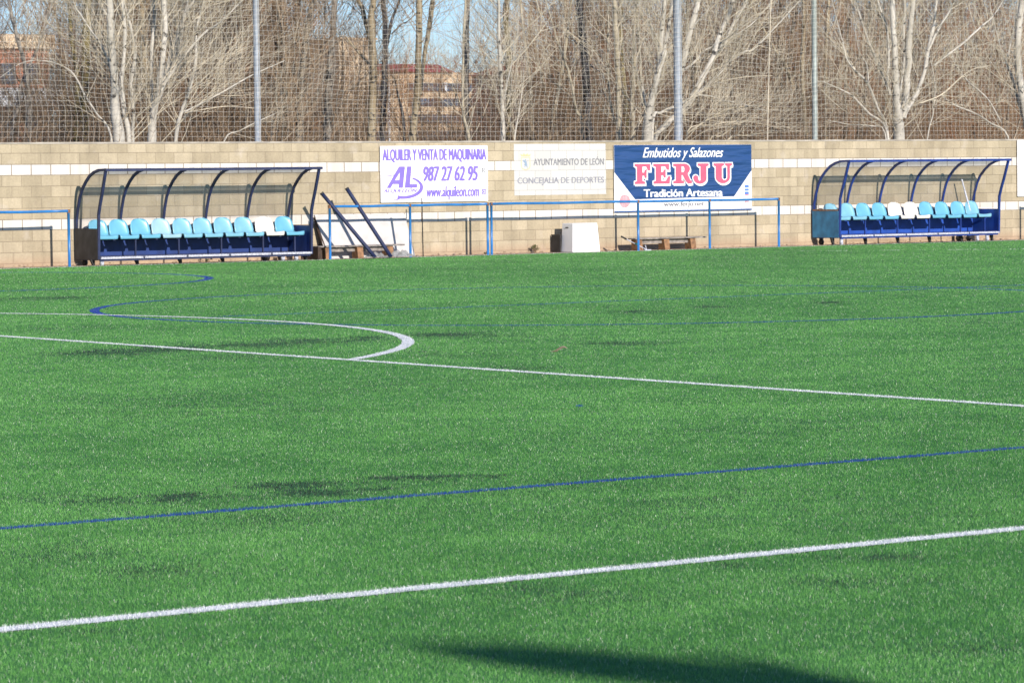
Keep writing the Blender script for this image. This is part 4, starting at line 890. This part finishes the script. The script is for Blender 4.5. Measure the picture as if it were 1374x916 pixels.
# council sign painted on the blocks
def painted_material():
    m, nt, p = newmat('paint_on_blocks'); N = nt.nodes; L = nt.links
    g = N.new('ShaderNodeNewGeometry'); sx = N.new('ShaderNodeSeparateXYZ'); L.new(g.outputs['Position'], sx.inputs[0])
    ax = N.new('ShaderNodeMath'); ax.inputs[1].default_value = -27.805+40; az = N.new('ShaderNodeMath'); az.inputs[1].default_value = -.06+.8
    L.new(sx.outputs[0], ax.inputs[0]); L.new(sx.outputs[2], az.inputs[0])
    cv = N.new('ShaderNodeCombineXYZ'); L.new(ax.outputs[0], cv.inputs[0]); L.new(az.outputs[0], cv.inputs[1])
    b = N.new('ShaderNodeTexBrick'); b.inputs['Scale'].default_value = 1; b.inputs['Brick Width'].default_value = .4; b.inputs['Row Height'].default_value = .2; b.inputs['Mortar Size'].default_value = .005
    b.inputs['Color1'].default_value = (.54, .525, .50, 1); b.inputs['Color2'].default_value = (.49, .475, .455, 1); b.inputs['Mortar'].default_value = (.34, .32, .30, 1)
    L.new(cv.outputs[0], b.inputs['Vector']); L.new(b.outputs[0], p.inputs['Base Color']); p.inputs['Roughness'].default_value = .8
    return m
root = empty('painted_sign', (39.28, WALL_V-.004, 1.16), 'faded white painted council sign reading AYUNTAMIENTO DE LEÓN on the block wall', 'sign', 'boards and banners on the block wall')
b = MB(); b.add([(0, 0, 0), (2.335, 0, 0), (2.335, 0, 1.035), (0, 0, 1.035)], [(0, 1, 2, 3)]); b.build('painted_ground', painted_material(), root)
fx, fz = board_map(65, 1275, 75, 755, 2.335, 1.035)
tx('lettering', 'AYUNTAMIENTO DE LEÓN', 318, 1245, 248, 360, M['grey_ink'], bold=.02)
tx('lettering', 'CONCEJALIA DE DEPORTES', 108, 1245, 520, 625, M['pale_ink'], bold=.03)
sh = P2([(155, 250), (275, 250), (275, 370), (262, 405), (215, 425), (168, 405), (155, 370)])
shi = P2([(163, 258), (267, 258), (267, 368), (255, 397), (215, 415), (175, 397), (163, 368)])
flat('crest', shape2d([sh, shi]), M['pale_yellow_ink'], root, -.003)
flat('crest', [P2([(160, 240), (270, 240), (285, 205), (255, 222), (240, 200), (215, 218), (190, 200), (175, 222), (145, 205)])], M['pale_yellow_ink'], root, -.003)
flat('crest_figure', shape2d([P2([(180, 290), (192, 282), (200, 300), (210, 278), (220, 275), (216, 300), (232, 315), (226, 330), (238, 345), (232, 362), (242, 385), (228, 380), (218, 360), (206, 380), (196, 385), (204, 358), (190, 352), (205, 340), (198, 322), (184, 312)])]), M['crest_ink'], root, -.003)

# butcher's banner
def banner_blue():
    m, nt, p = newmat('banner_blue'); N = nt.nodes; L = nt.links
    tc = N.new('ShaderNodeTexCoord'); n = N.new('ShaderNodeTexNoise'); n.inputs['Scale'].default_value = 2.0
    mp = N.new('ShaderNodeMapping'); mp.inputs['Rotation'].default_value = (0, R(-35), 0); mp.inputs['Scale'].default_value = (.5, 1, 3.2)
    L.new(tc.outputs['Object'], mp.inputs[0]); L.new(mp.outputs[0], n.inputs['Vector'])
    p.inputs['Base Color'].default_value = (.020, .062, .185, 1); p.inputs['Roughness'].default_value = .38
    b = N.new('ShaderNodeBump'); b.inputs['Strength'].default_value = 1; b.inputs['Distance'].default_value = .10
    L.new(n.outputs[0], b.inputs['Height']); L.new(b.outputs[0], p.inputs['Normal']); return m
root = empty('banner', (41.80, 53.96, .775), 'dark blue and white banner with large pink FERJU letters hanging on the wall', 'banner', 'boards and banners on the block wall')
b = MB(); b.box(0, 3.69, 0, .012, 0, 1.39); b.build('cloth', M['banner_white'], root)
fx, fz = board_map(30, 1332, 66, 698, 3.69, 1.39)
flat('blue_field', [P2([(31, 67), (31, 320), (220, 577), (1160, 563), (1331, 315), (1331, 67)][::-1])], banner_blue(), root, -.003)
flat('bottom_hem', [P2([(31, 683), (31, 697), (1331, 697), (1331, 683)])], M['ink_navy'], root, -.003)
tx('lettering', 'www.ferju.net', 490, 868, 604, 662, M['grey_ink'], bold=.05, shear=.15)
tx('lettering', 'Embutidos y Salazones', 295, 1055, 92, 215, M['ink_white'], y=-.006, bold=.018, shear=.40)
tx('lettering', 'Tradición Artesana', 302, 1045, 485, 558, M['ink_white'], y=-.006, bold=.06)
def arc(cx, cy, rx, ry, a0, a1, n=10): return [(cx+rx*math.cos(R(a0+(a1-a0)*i/n)), cy+ry*math.sin(R(a0+(a1-a0)*i/n))) for i in range(n+1)]
GL = {
 'F': [[(0,0),(.62,0),(.62,.10),(.46,.14),(.46,.42),(.58,.42),(.62,.30),(.72,.30),(.72,.70),(.62,.70),(.58,.56),(.46,.56),(.46,.88),(.70,.88),(.82,.68),(.95,.68),(.95,1),(0,1),(0,.90),(.14,.86),(.14,.14),(0,.10)]],
 'E': [[(0,0),(.95,0),(1,.36),(.88,.36),(.74,.13),(.46,.13),(.46,.43),(.58,.43),(.62,.31),(.72,.31),(.72,.70),(.62,.70),(.58,.57),(.46,.57),(.46,.88),(.70,.88),(.82,.70),(.93,.70),(.93,1),(0,1),(0,.90),(.14,.86),(.14,.14),(0,.10)]],
 'R': [[(0,0),(.58,0),(.58,.10),(.45,.14),(.45,.44),(.52,.42)]+[(.70,.10),(.82,-.02),(1.02,0),(1.02,.10),(.93,.16),(.80,.46)]+arc(.60,.74,.32,.26,-50,90,10)+[(0,1),(0,.90),(.14,.86),(.14,.14),(0,.10)],
       [(.45,.56)]+arc(.52,.72,.11,.16,-85,85,8)+[(.45,.88)]],
 'J': [[(.30,1),(.30,.90),(.46,.86),(.46,.22)]+arc(.40,.20,.07,.09,0,-150,6)+[(.30,.24)]+arc(.17,.28,.14,.12,0,180,6)+arc(.42,.26,.38,.29,195,355,12)+[(.80,.86),(.93,.90),(.93,1)]],
 'U': [[(0,1),(0,.90),(.12,.86),(.12,.30)]+arc(.52,.30,.40,.32,180,360,14)+[(.92,.86),(1.04,.90),(1.04,1),(.66,1),(.66,.90),(.78,.86),(.78,.30)]+arc(.62,.30,.16,.17,0,-180,10)+[(.46,.86),(.58,.90),(.58,1)]],
}
for ch, x0, x1 in (('F', 218, 372), ('E', 392, 552), ('R', 578, 752), ('J', 762, 928), ('U', 962, 1135)):
    yt, yb = 246, 432
    def mp_(sp, dx=0, dy=0): return [(fx(x0+(x1-x0)*(x/1.02))+dx, fz(yb)+(fz(yt)-fz(yb))*z+dy) for x, z in sp]
    flat('letter_outline', shape2d([mp_(s) for s in GL[ch]], .026), M['ink_white'], root, -.0055)
    flat('letter_shadow', shape2d([mp_(s, .022, -.032) for s in GL[ch]], .016), M['ink_white'], root, -.0075)
    flat('letter', shape2d([mp_(s) for s in GL[ch]], .004), M['ink_red'], root, -.0105)
flat('round_seal', [[(fx(125+50*math.cos(a*math.pi/14)), fz(592-62*math.sin(a*math.pi/14))) for a in range(28)]], M['ink_pink'], root, -.003)
for k, (ya, yb) in enumerate(((455, 482), (490, 512), (520, 545))):
    flat('ribbon_mark', [P2([(1262, yb), (1303, yb), (1303, ya), (1262, ya)])], M['ink_blue'], root, -.003)
flat('ribbon_mark', [P2([(1262, 560)]+[(1282+22*math.cos(R(a)), 560-16*math.sin(R(a))) for a in (180, 150, 120, 90, 60, 30, 0)][::-1][:0]+[(1303, 560), (1303, 548), (1282, 540), (1262, 548)])], M['ink_pink'], root, -.003)
flat('ribbon_mark', [P2([(1264, 636), (1282, 618), (1301, 636), (1301, 596), (1264, 596)])], M['ink_pink'], root, -.003)
root = empty('sign_board', (53.34, 53.95, .96), 'plain white board cut off by the right edge of the picture', 'sign', 'boards and banners on the block wall')
b = MB(); b.box(0, 2.4, 0, .03, 0, 1.28); b.build('board', M['sign_white'], root, bevel=.012)

# ------------------------------------------------------------------ posts and ball net
def netpost(u, r, m, label, lean=0.):
    root = empty('net_post', (u, 54.55, 0), label, 'post', 'steel posts of the ball net')
    b = MB(); b.tube([(0, 0, 0), (lean, 0, 9.2)], r, 16); b.build('pole', m, root, smooth=True)
    b = MB(); b.tube([(lean, 0, 9.2), (lean, 0, 9.23)], r+.008, 16); b.build('cap', m, root)
    b = MB(); b.tube([(0, -r-.015, 8.9), (0, -r-.015, 2.28)], .004, 6); b.build('net_cord', M['rope'], root)
netpost(33.59, .062, M['steel'], 'grey steel net post rising behind the wall above the dugout with the black cover')
netpost(43.98, .088, M['steel'], 'thick grey steel net post rising behind the dark blue banner')
netpost(47.80, .062, M['steel_dull'], 'thin dull steel net post rising behind the left end of the royal blue dugout')
o = MB(); o.tube([(0, 0, 2.25), (.06, 0, 4), (.13, 0, 5.3), (.2, 0, 8.6)], .014, 6); o = o.build('net_rope', M['rope']); o.location = (46.33, 54.42, 0)
tag(o, 'pale vertical rope in the net between the two right-hand posts', 'rope')
def build_net():
    U = np.arange(20, 64, .118); Z = np.concatenate([np.arange(2.262, 8.6, .098)])
    uu, zz = np.meshgrid(U, Z, indexing='ij')
    hf = np.clip((zz-2.26)/1.2, 0, 1)
    du = .05*np.sin(zz*1.9+uu*.35)*hf + .018*np.sin(zz*5+uu*1.3) + .010*np.sin(uu*7+zz*3)
    span = np.interp(U, [20, 27.5, 33.42, 38.7, 43.98, 47.8, 52, 64], [0, 1, 2, 3, 4, 5, 6, 7]); ph = span-np.floor(span)
    sag = -.10*np.sin(np.pi*ph)[:, None]*np.clip((zz-2.26)/1.0, 0, 1)
    dz = sag + .022*np.sin(uu*2.3+zz*1.1) + .03*np.sin(uu*.9)*hf + RNG.normal(0, .004, uu.shape)
    du = du + RNG.normal(0, .004, uu.shape)
    dy = .05*np.sin(uu*.8+zz*.9)*hf
    P = np.stack([uu+du, 54.38+dy, zz+dz*hf], -1)
    t = TB(); r = .0026
    for i in range(len(U)): t.add(P[i], np.full(len(Z), r))
    for j in range(len(Z)): t.add(P[:, j], np.full(len(U), r*(1.5 if j == 0 else 1)))
    o = t.build('ball_net', M['net']); return tag(o, 'tall square-mesh ball net of pale cord stretched above the block wall', 'net')
build_net()

# ------------------------------------------------------------------ trees
def cat(P, n=4):
    """Catmull-Rom through rows of P"""
    P = np.asarray(P, float)
    if len(P) < 3: return P
    Q = np.vstack([2*P[0]-P[1], P, 2*P[-1]-P[-2]]); out = []
    for i in range(1, len(Q)-2):
        for k in range(n):
            s = k/n; a, b, c, d = Q[i-1], Q[i], Q[i+1], Q[i+2]
            out.append(.5*((2*b)+(-a+c)*s+(2*a-5*b+4*c-d)*s*s+(-a+3*b-3*c+d)*s**3))
    out.append(P[-1]); return np.array(out)
def whip(tb, p, d, L, r, rng, lvl, curl=.35, upw=.5):
    """one branch with finer branches growing from it"""
    n = 6; pts = [p]; q = p.copy(); dd = d/np.linalg.norm(d)
    for i in range(n-1):
        dd = dd + rng.normal(0, curl*.22, 3) + np.array([0, 0, upw*.10]); dd /= np.linalg.norm(dd)
        q = q + dd*L/(n-1); pts.append(q.copy())
    pts = np.array(pts); tb.add(pts, np.linspace(r, r*.35, n))
    if lvl > 0:
        m = rng.integers(3, 7) if lvl > 1 else rng.integers(3, 6)
        for k in range(m):
            i = rng.integers(1, n-1); e = (pts[i+1]-pts[i]); e /= np.linalg.norm(e)
            s = rng.normal(0, 1, 3); s -= s.dot(e)*e; s /= np.linalg.norm(s)
            whip(tb, pts[i]+(pts[i+1]-pts[i])*rng.random(), e*.8+s*rng.uniform(.4, .8)+np.array([0, 0, .25]), L*rng.uniform(.4, .65), max(.0026, r*.55), rng, lvl-1, curl, upw)
SPEC = {
 'whiteA': ('bark_white', 'twig_pale', 'white-barked poplar with two forked stems left of the first net post', 1.0),
 'whiteB': ('bark_white', 'twig_pale', 'clump of leaning white poplar stems right of the forked white poplar', 1.0),
 'whiteC': ('bark_white', 'twig_pale', 'slim crooked white tree with long pale branches just left of the first net post', 1.3),
 'ivyL': ('bark_mossy', 'twig_brown', 'mossy yellow-green tree trunk left of the white poplars', 1.0),
 'youngL': ('bark_grey', 'twig_tan', 'group of grey leaning trunks at the far left in front of the brick building', 1.2),
 'brown1': ('bark_brown', 'twig_tan', 'brown trunk right of the first net post, leaning right', 1.3),
 'grey2': ('bark_grey', 'twig_grey', 'straight grey-brown trunk in front of the tall beige building', 1.0),
 'tan3': ('bark_tan', 'twig_grey', 'forked tan trunk between the two beige buildings', .7),
 'dark4': ('bark_dark', 'twig_brown', 'dark narrow trunk right of the forked tan trunk', .7),
 'tan5': ('bark_tan', 'twig_tan', 'olive-tan double trunk before the red roof and window rows', .6),
 'pale6': ('bark_cream', 'twig_pale', 'slender pale sapling behind the purple lettered sign', 1.0),
 'thick6b': ('bark_grey', 'twig_grey', 'grey trunk standing behind the slender pale sapling', .8),
 'white7': ('bark_white', 'twig_pale', 'thin straight white sapling between the purple sign and the painted sign', 1.0),
 'mossy8': ('bark_mossy', 'twig_brown', 'orange-mossed trunk just right of the thin white sapling', .8),
 'pale9': ('bark_cream', 'twig_pale', 'bent pale stem above the painted council sign', 1.0),
 'dark10': ('bark_dark', 'twig_brown', 'dark blue-grey trunk above the right half of the painted sign', 1.0),
 'cream11': ('bark_cream', 'twig_pale', 'straight cream trunk above the left edge of the banner', 1.0),
 'cream12': ('bark_cream', 'twig_pale', 'cream trunk with peeling bark above the banner lettering', 1.0),
 'cream13': ('bark_white', 'twig_pale', 'stout white trunk that forks low above the banner', 1.0),
 'cream14': ('bark_white', 'twig_pale', 'large white tree with limbs fanning right behind the thick net post', .9),
 'low15': ('bark_cream', 'twig_pale', 'low spreading branches above the right end of the banner', 1.6),
 'white16': ('bark_white', 'twig_pale', 'big white poplar fanning out above the royal blue dugout', 1.0),
 'white17': ('bark_white', 'twig_pale', 'white tree with curved stems at the far right edge', 1.3),
 'tan18': ('bark_tan', 'twig_tan', 'dull tan trunks behind the thin net post', 1.2),
 'rust19': ('bark_brown', 'twig_rust', 'brown trunks behind the first net post near the orange tower', 1.3),
}
for ti, (nm, stems) in enumerate(STEMS.items()):
    bk, tw, label, dens = SPEC[nm]; rng = np.random.default_rng(100+ti)
    base = stems[0][0]; root = empty('bare_tree', (base[0], base[1], 0), label, 'tree', 'bare winter trees behind the wall')
    org = np.array([base[0], base[1], 0.]); trunk = MB(); tb = TB()
    for si, st in enumerate(stems):
        A = np.array(st, float)
        if A[0, 2] < 2.75 and A[0, 3] > .012:      # grows from the ground
            foot = np.array([base[0]+(A[0, 0]-base[0])*.5, A[0, 1], -.05, A[0, 3]*1.25]); mid = (foot+A[0])/2; mid[2] = 1.1
            A = np.vstack([foot, mid, A])
        if A[-1, 2] > 4.3:                          # goes on above the frame
            d = A[-1]-A[-2]; d = d/max(.2, d[2]); 
            for k in range(1, 4):
                z = A[-1, 2]; nx = A[-1].copy(); nx[:2] += d[:2]*1.3*.6 + rng.normal(0, .12, 2); nx[2] = z+1.3; nx[3] = max(.006, A[-1, 3]*.75); A = np.vstack([A, nx])
        C = cat(A, 4); C[:, :3] -= org
        jit = rng.normal(0, .3, (len(C), 3))*C[:, 3:4]*.25; C[:, :3] += jit; C[:, 3] *= 1+rng.normal(0, .04, len(C))
        C[:, 3] = np.maximum(C[:, 3], .004)
        (trunk if A[:, 3].max() > .018 else tb)
        if A[:, 3].max() > .018: trunk.tube(C[:, :3], C[:, 3], 9)
        else: tb.add(C[:, :3], C[:, 3])
        # side whips
        seg = np.linalg.norm(np.diff(C[:, :3], axis=0), axis=1); Ltot = seg.sum()
        m = int(Ltot*3.6*dens*(1.0 if A[:, 3].max() > .02 else .9))
        for k in range(m):
            i = rng.integers(1, len(C)-1)
            if C[i, 2] < 1.9: continue
            e = C[i+1, :3]-C[i, :3]; e = e/np.linalg.norm(e); s = rng.normal(0, 1, 3)*np.array([1, .7, .4]); s -= s.dot(e)*e; s /= np.linalg.norm(s)+1e-9
            r = min(C[i, 3]*.42, rng.uniform(.005, .014))
            whip(tb, C[i, :3].copy(), e*.55+s*rng.uniform(.5, 1.0)+np.array([0, 0, .25]), rng.uniform(.7, 2.1), max(r, .0035), rng, 1 if C[i, 2] > 5.6 else 2)
    if trunk.n: trunk.build('trunk', M[bk], root, smooth=True)
    tb.build('crown', M[tw], root)

# wood behind: a few grown trees, copied
def wood_tree(seed, H, bk, tw, nst, spread, dens):
    rng = np.random.default_rng(seed); root = bpy.data.objects.new('wood_tree', None); COL.objects.link(root)
    trunk = MB(); tb = TB()
    for s in range(nst):
        a = rng.uniform(0, 6.28); lean_ = rng.uniform(.02, spread); r0 = rng.uniform(.05, .11)*(1.4 if nst < 3 else .7)
        n = 9; pts = []; p = np.array([rng.normal(0, .1), rng.normal(0, .1), -.05]); d = np.array([math.cos(a)*lean_, math.sin(a)*lean_, 1.])
        for i in range(n):
            pts.append(p.copy()); d[:2] += rng.normal(0, .05, 2); p = p + d*H/n*rng.uniform(.9, 1.1)
        C = cat(np.hstack([np.array(pts), np.linspace(r0, r0*.25, n)[:, None]]), 3); trunk.tube(C[:, :3], C[:, 3], 7)
        m = int(H*5.5*dens)
        for k in range(m):
            i = rng.integers(3, len(C)-1); e = C[i+1, :3]-C[i, :3]; e /= np.linalg.norm(e); sd = rng.normal(0, 1, 3); sd[2] *= .3; sd /= np.linalg.norm(sd)
            whip(tb, C[i, :3].copy(), e*rng.uniform(.3, .9)+sd*rng.uniform(.5, 1), rng.uniform(.9, 2.6), rng.uniform(.008, .016), rng, 2)
    trunk.build('trunk', M[bk], root, smooth=True); tb.build('crown', M[tw], root); return root
def copy_tree(o):
    c = o.copy(); COL.objects.link(c)
    for ch in list(o.children):
        k = ch.copy(); COL.objects.link(k); k.parent = c
    return c
PROTO = [('brown', wood_tree(1, 9.5, 'bark_brown', 'twig_brown', 2, .15, 1.0)), ('tan', wood_tree(2, 10.5, 'bark_tan', 'twig_tan', 1, .1, 1.7)),
         ('grey', wood_tree(3, 9.0, 'bark_grey', 'twig_grey', 3, .25, .8)), ('rusty', wood_tree(4, 7.5, 'bark_brown', 'twig_rust', 4, .3, .8)),
         ('pale', wood_tree(5, 8.5, 'bark_cream', 'twig_tan', 2, .18, 1.0)), ('mossy', wood_tree(6, 10.5, 'bark_mossy', 'twig_brown', 1, .08, 1.4))]
WL = {'brown': 'bare brown-twigged tree in the wood behind the net', 'tan': 'bare tan-twigged single-stem tree in the wood behind the net', 'grey': 'bare grey multi-stem tree in the wood behind the net',
      'rusty': 'bush-like bare tree with rust-coloured twigs in the wood behind the net', 'pale': 'bare tree with a pale double stem in the wood behind the net', 'mossy': 'bare tree with a mossy yellow-brown trunk in the wood behind the net'}
used = set(); rr = random.Random(5)
def px_to_u(x, v):   # where a sight line that passes picture column x meets the vertical plane at v
    a = (x-687)/4441.47; X = a*ST + CT; Y = -a*CT + ST; return v*X/Y
MARKS = [(-1e9, 40, 'at the far left edge'), (40, 120, 'above the end of the left railing'), (120, 180, 'behind the forked white poplar'), (180, 250, 'behind the leaning white poplar stems'), (250, 325, 'just left of the first net post'),
 (325, 390, 'just right of the first net post'), (390, 470, 'before the tall beige building'), (470, 560, 'before the beige block with the red roof'), (560, 640, 'before the window rows of the beige block'), (640, 700, 'between the purple sign and the painted sign'),
 (700, 770, 'above the left half of the painted sign'), (770, 830, 'above the right half of the painted sign'), (830, 890, 'above the left part of the banner'), (890, 950, 'behind the thick net post'), (950, 1015, 'above the right end of the banner'),
 (1015, 1075, 'behind the pale net rope'), (1075, 1135, 'behind the thin dull net post'), (1135, 1195, 'left of the fanned white poplar'), (1195, 1255, 'right of the fanned white poplar'), (1255, 1330, 'above the right half of the royal blue dugout'), (1330, 1e9, 'at the far right edge')]
LABELS = {}
def wood_label(k, x, v):
    where = next(m[2] for m in MARKS if m[0] <= x < m[1]); row = ['nearest', 'second', 'third', 'fourth', 'farthest'][min(range(5), key=lambda i: abs(v-(67, 73, 80, 89, 100)[i]))]
    look = {'brown': 'brown', 'tan': 'slim tan', 'grey': 'grey many-stemmed', 'rusty': 'rusty bushy', 'pale': 'pale twin-stemmed', 'mossy': 'mossy yellow'}[k]
    t = f'{look} bare tree, {row} row, {where}'
    LABELS[t] = LABELS.get(t, 0)+1      # a second one just there stands further right
    return t if LABELS[t] == 1 else t.replace('bare tree', 'right-hand bare tree') if LABELS[t] == 2 else t.replace('bare tree', 'rightmost bare tree')
rows = []
for v, step, dens in ((67, 62, 1), (73, 58, 1), (80, 56, 1), (89, 52, 1), (100, 50, 1)):
    x = -120 + rr.uniform(0, 40)
    while x < 1520:
        rows.append((x+rr.uniform(-16, 16), v+rr.uniform(-2.5, 2.5))); x += step
for x, v in rows:
    gap = (400 < x < 640)           # open view to the flats and the sky
    gapL = (-30 < x < 90)
    if gap and rr.random() < .70: continue
    if gapL and rr.random() < .75: continue
    if 640 < x < 720 and rr.random() < .45: continue
    w = [3, 3, 2, 1.2, 2, 1.4]
    if x > 820: w = [3, 3, 1, 3.5, 2, .6]
    if x > 700 and rr.random() < .1: continue
    i = rr.choices(range(6), w)[0]; k, pr = PROTO[i]
    o = pr if i not in used else copy_tree(pr); used.add(i)
    o.location = (px_to_u(x, v), v, 0); o.rotation_euler.z = rr.uniform(0, 6.28); s = rr.uniform(.75, 1.12)*(.62 if gap or gapL else 1); o.scale = (s, s, s)
    tag(o, wood_label(k, x, v), 'tree', 'trees of the wood behind the net')
for i, (k, pr) in enumerate(PROTO):
    if i not in used:
        pr.location = (px_to_u(900+i*40, 90), 90, 0); tag(pr, wood_label(k, 900+i*40, 90), 'tree', 'trees of the wood behind the net')

# undergrowth: countless thin stems
def undergrowth(name, m, n, v0, v1, h0, h1, seed, label, xr=(-160, 1540), r=(.004, .010), thin=None):
    rng = np.random.default_rng(seed); t = TB()
    for _ in range(n):
        x = rng.uniform(*xr); v = rng.uniform(v0, v1)
        cl = math.sin(x*.031+seed)+math.sin(x*.083+v*.2); h = rng.uniform(h0, h1)*(1+.18*cl)
        for q0, q1, qf in (thin or ()):
            if q0 < x < q1: h *= qf
        p = np.array([px_to_u(x, v), v, .0]); a = rng.normal(0, .30, 2); d = np.array([a[0], a[1], 1.]); pts = [p.copy()]
        for i in range(5):
            d[:2] += rng.normal(0, .16, 2); p = p + d*h/5; pts.append(p.copy())
        rad = rng.uniform(*r); t.add(np.array(pts), np.linspace(rad, rad*.4, 6))
        for k in range(5):
            i = rng.integers(2, 5); q = pts[i]; s = rng.normal(0, .55, 3); s[2] = abs(s[2])*.7+.25; L = rng.uniform(.4, 1.1)
            t.add(np.array([q, q+s*L*.5, q+s*L+rng.normal(0, .06, 3)]), np.array([rad*.6, rad*.5, rad*.25]))
    return tag(t.build(name, m), label, 'undergrowth', kind='stuff')
undergrowth('undergrowth', M['twig_brown'], 4200, 62, 76, 2.4, 4.2, 21, 'dense brown thicket of thin bare stems behind the wall', thin=((480, 610, .6), (-60, 80, .75)))
undergrowth('pale_undergrowth', M['twig_tan'], 1300, 57, 66, 2.2, 3.7, 22, 'loose tan twigs and saplings close behind the wall', r=(.003, .007), thin=((400, 620, .72), (-60, 80, .8)))
undergrowth('far_undergrowth', M['twig_grey'], 4500, 84, 118, 3.2, 6.6, 23, 'grey-brown far wood that reads as one mass', r=(.008, .018), thin=((395, 625, .32), (-60, 85, .42), (625, 800, .8)))
undergrowth('rusty_undergrowth', M['twig_rust'], 1600, 72, 92, 3.0, 6.0, 24, 'rust-coloured thicket at the right behind the net', xr=(840, 1540), r=(.006, .012))

# ------------------------------------------------------------------ buildings far behind
def facing(u, v): return 0
def block(b, u0, u1, v0, v1, z0, z1): b.box(u0, u1, v0, v1, z0, z1)
root = empty('apartment_block', (0, 0, 0), 'long beige block with dark window rows under a dark red roof', 'building')
b = MB(); b.box(313, 352, 480, 494, 0, 20.3); b.build('wall', M['render_beige'], root)
b = MB(); b.add([(312, 479, 20.3), (336, 479, 20.3), (336, 495, 20.3), (312, 495, 20.3), (313, 483, 21.8), (335, 483, 21.8), (335, 492, 21.8), (313, 492, 21.8)], [(0, 1, 5, 4), (1, 2, 6, 5), (2, 3, 7, 6), (3, 0, 4, 7), (4, 5, 6, 7), (3, 2, 1, 0)]); b.build('roof', M['roof_red'], root)
for z0, z1 in ((17.0, 18.4), (14.4, 15.7), (11.4, 12.9), (8.5, 10.0), (5.5, 7.0), (2.6, 4.1)):
    for k in range(6):
        u = 326.3+k*2.35
        b = MB(); b.box(u, u+2.28, 479.6, 479.98, z0, z1); w = b.build('window', M['window'], root)
    for u in (316.5, 319.5):
        b = MB(); b.box(u, u+2.2, 479.7, 479.98, z0, z1); b.build('window', M['window'], root)
for u in (333.8, 321.9): 
    b = MB(); b.box(u, u+.35, 479.4, 479.58, 2, 18.6) if u < 330 else b.box(u, u+.5, 479.4, 479.58, 16.9, 18.5); b.build('mullion', M['window_frame'], root)
root = empty('tall_block', (0, 0, 0), 'tall plain beige building end seen between the tree trunks', 'building')
b = MB(); b.box(305.6, 312.9, 470, 490, 0, 25.2); b.build('wall', M['render_sand'], root)
b = MB(); b.box(305.2, 313.2, 469.6, 490.4, 25.2, 25.6); b.build('parapet', M['render_beige'], root)
for z in (6, 9, 12, 15):
    b = MB(); b.box(310.6, 311.8, 469.7, 469.98, z, z+1.5); b.build('window', M['window'], root)
root = empty('brick_building', (0, 0, 0), 'red brick building with a pale roof band at the far left', 'building')
b = MB(); b.box(104, 117.4, 220, 232, 0, 11.5); b.build('wall', M['brick_red'], root)
b = MB(); b.box(103.7, 117.7, 219.6, 232.4, 11.5, 12.55); b.build('roof_band', M['render_sand'], root)
for u in (109.5, 111.4, 113.3, 115.2):
    for z in (8.9, 5.0):
        b = MB(); b.box(u, u+1.2, 219.8, 219.98, z, z+1.5); b.build('window', M['window'], root)
b = MB(); b.box(104, 117, 216.5, 219.5, 7.2, 8.5); b.build('balcony_panel', M['panel_pale'], root)
root = empty('orange_tower', (0, 0, 0), 'small orange brick building corner left of the first net post', 'building')
b = MB(); b.box(200.0, 203.2, 330, 337, 0, 18.3); b.build('wall', M['brick_orange'], root)
b = MB(); b.box(201.4, 202.5, 329.8, 329.98, 15.6, 16.9); b.build('window', M['window'], root)
b = MB(); b.box(199.8, 203.4, 329.8, 337.2, 18.3, 18.6); b.build('parapet', M['render_beige'], root)
root = empty('salmon_building', (0, 0, 0), 'salmon coloured building glimpsed through the wood above the painted sign', 'building')
b = MB(); b.box(244.5, 253, 330, 345, 0, 14.6); b.build('wall', M['salmon'], root)
b = MB(); b.add([(244, 329.5, 14.6), (253.5, 329.5, 14.6), (253.5, 345.5, 14.6), (244, 345.5, 14.6), (246, 337, 16.4), (251.5, 337, 16.4)], [(0, 1, 5, 4), (2, 3, 4, 5), (1, 2, 5), (3, 0, 4), (3, 2, 1, 0)]); b.build('roof', M['roof_red'], root)
for u in (245.5, 248.2, 250.8):
    for z in (11.4, 8.2, 5.0):
        b = MB(); b.box(u, u+1.3, 329.8, 329.98, z, z+1.6); b.build('window', M['window'], root)

# ------------------------------------------------------------------ unseen mast added behind the camera to cast the near shadow band
def mast():
    H = 6.5; off = Vector((H/.345*.135, H/.345))
    A = Vector((5.93, 8.76))-off; D = (Vector((6.46, 7.12))-Vector((6.02, 8.50))).normalized(); Cc = A + D*1.75
    root = empty('added_shadow_mast', (Cc.x, Cc.y, 0), 'added unseen mast with an arm, placed to cast the dark shadow band on near turf', 'mast')
    b = MB(); b.tube([(0, 0, 0), (0, 0, H+.3)], [.09, .06], 14); b.build('pole', M['steel'], root, smooth=True)
    a = A-Cc; b = MB(); n = 8
    b.tube([(a.x*(1-s), a.y*(1-s), H) for s in (0, .14, .30, .42, .55, .7, .85, 1)], np.array([.02, .10, .15, .17, .17, .17, .15, .10]), 12); b.build('arm', M['steel'], root, smooth=True)
mast()
print('objects', len(bpy.data.objects))
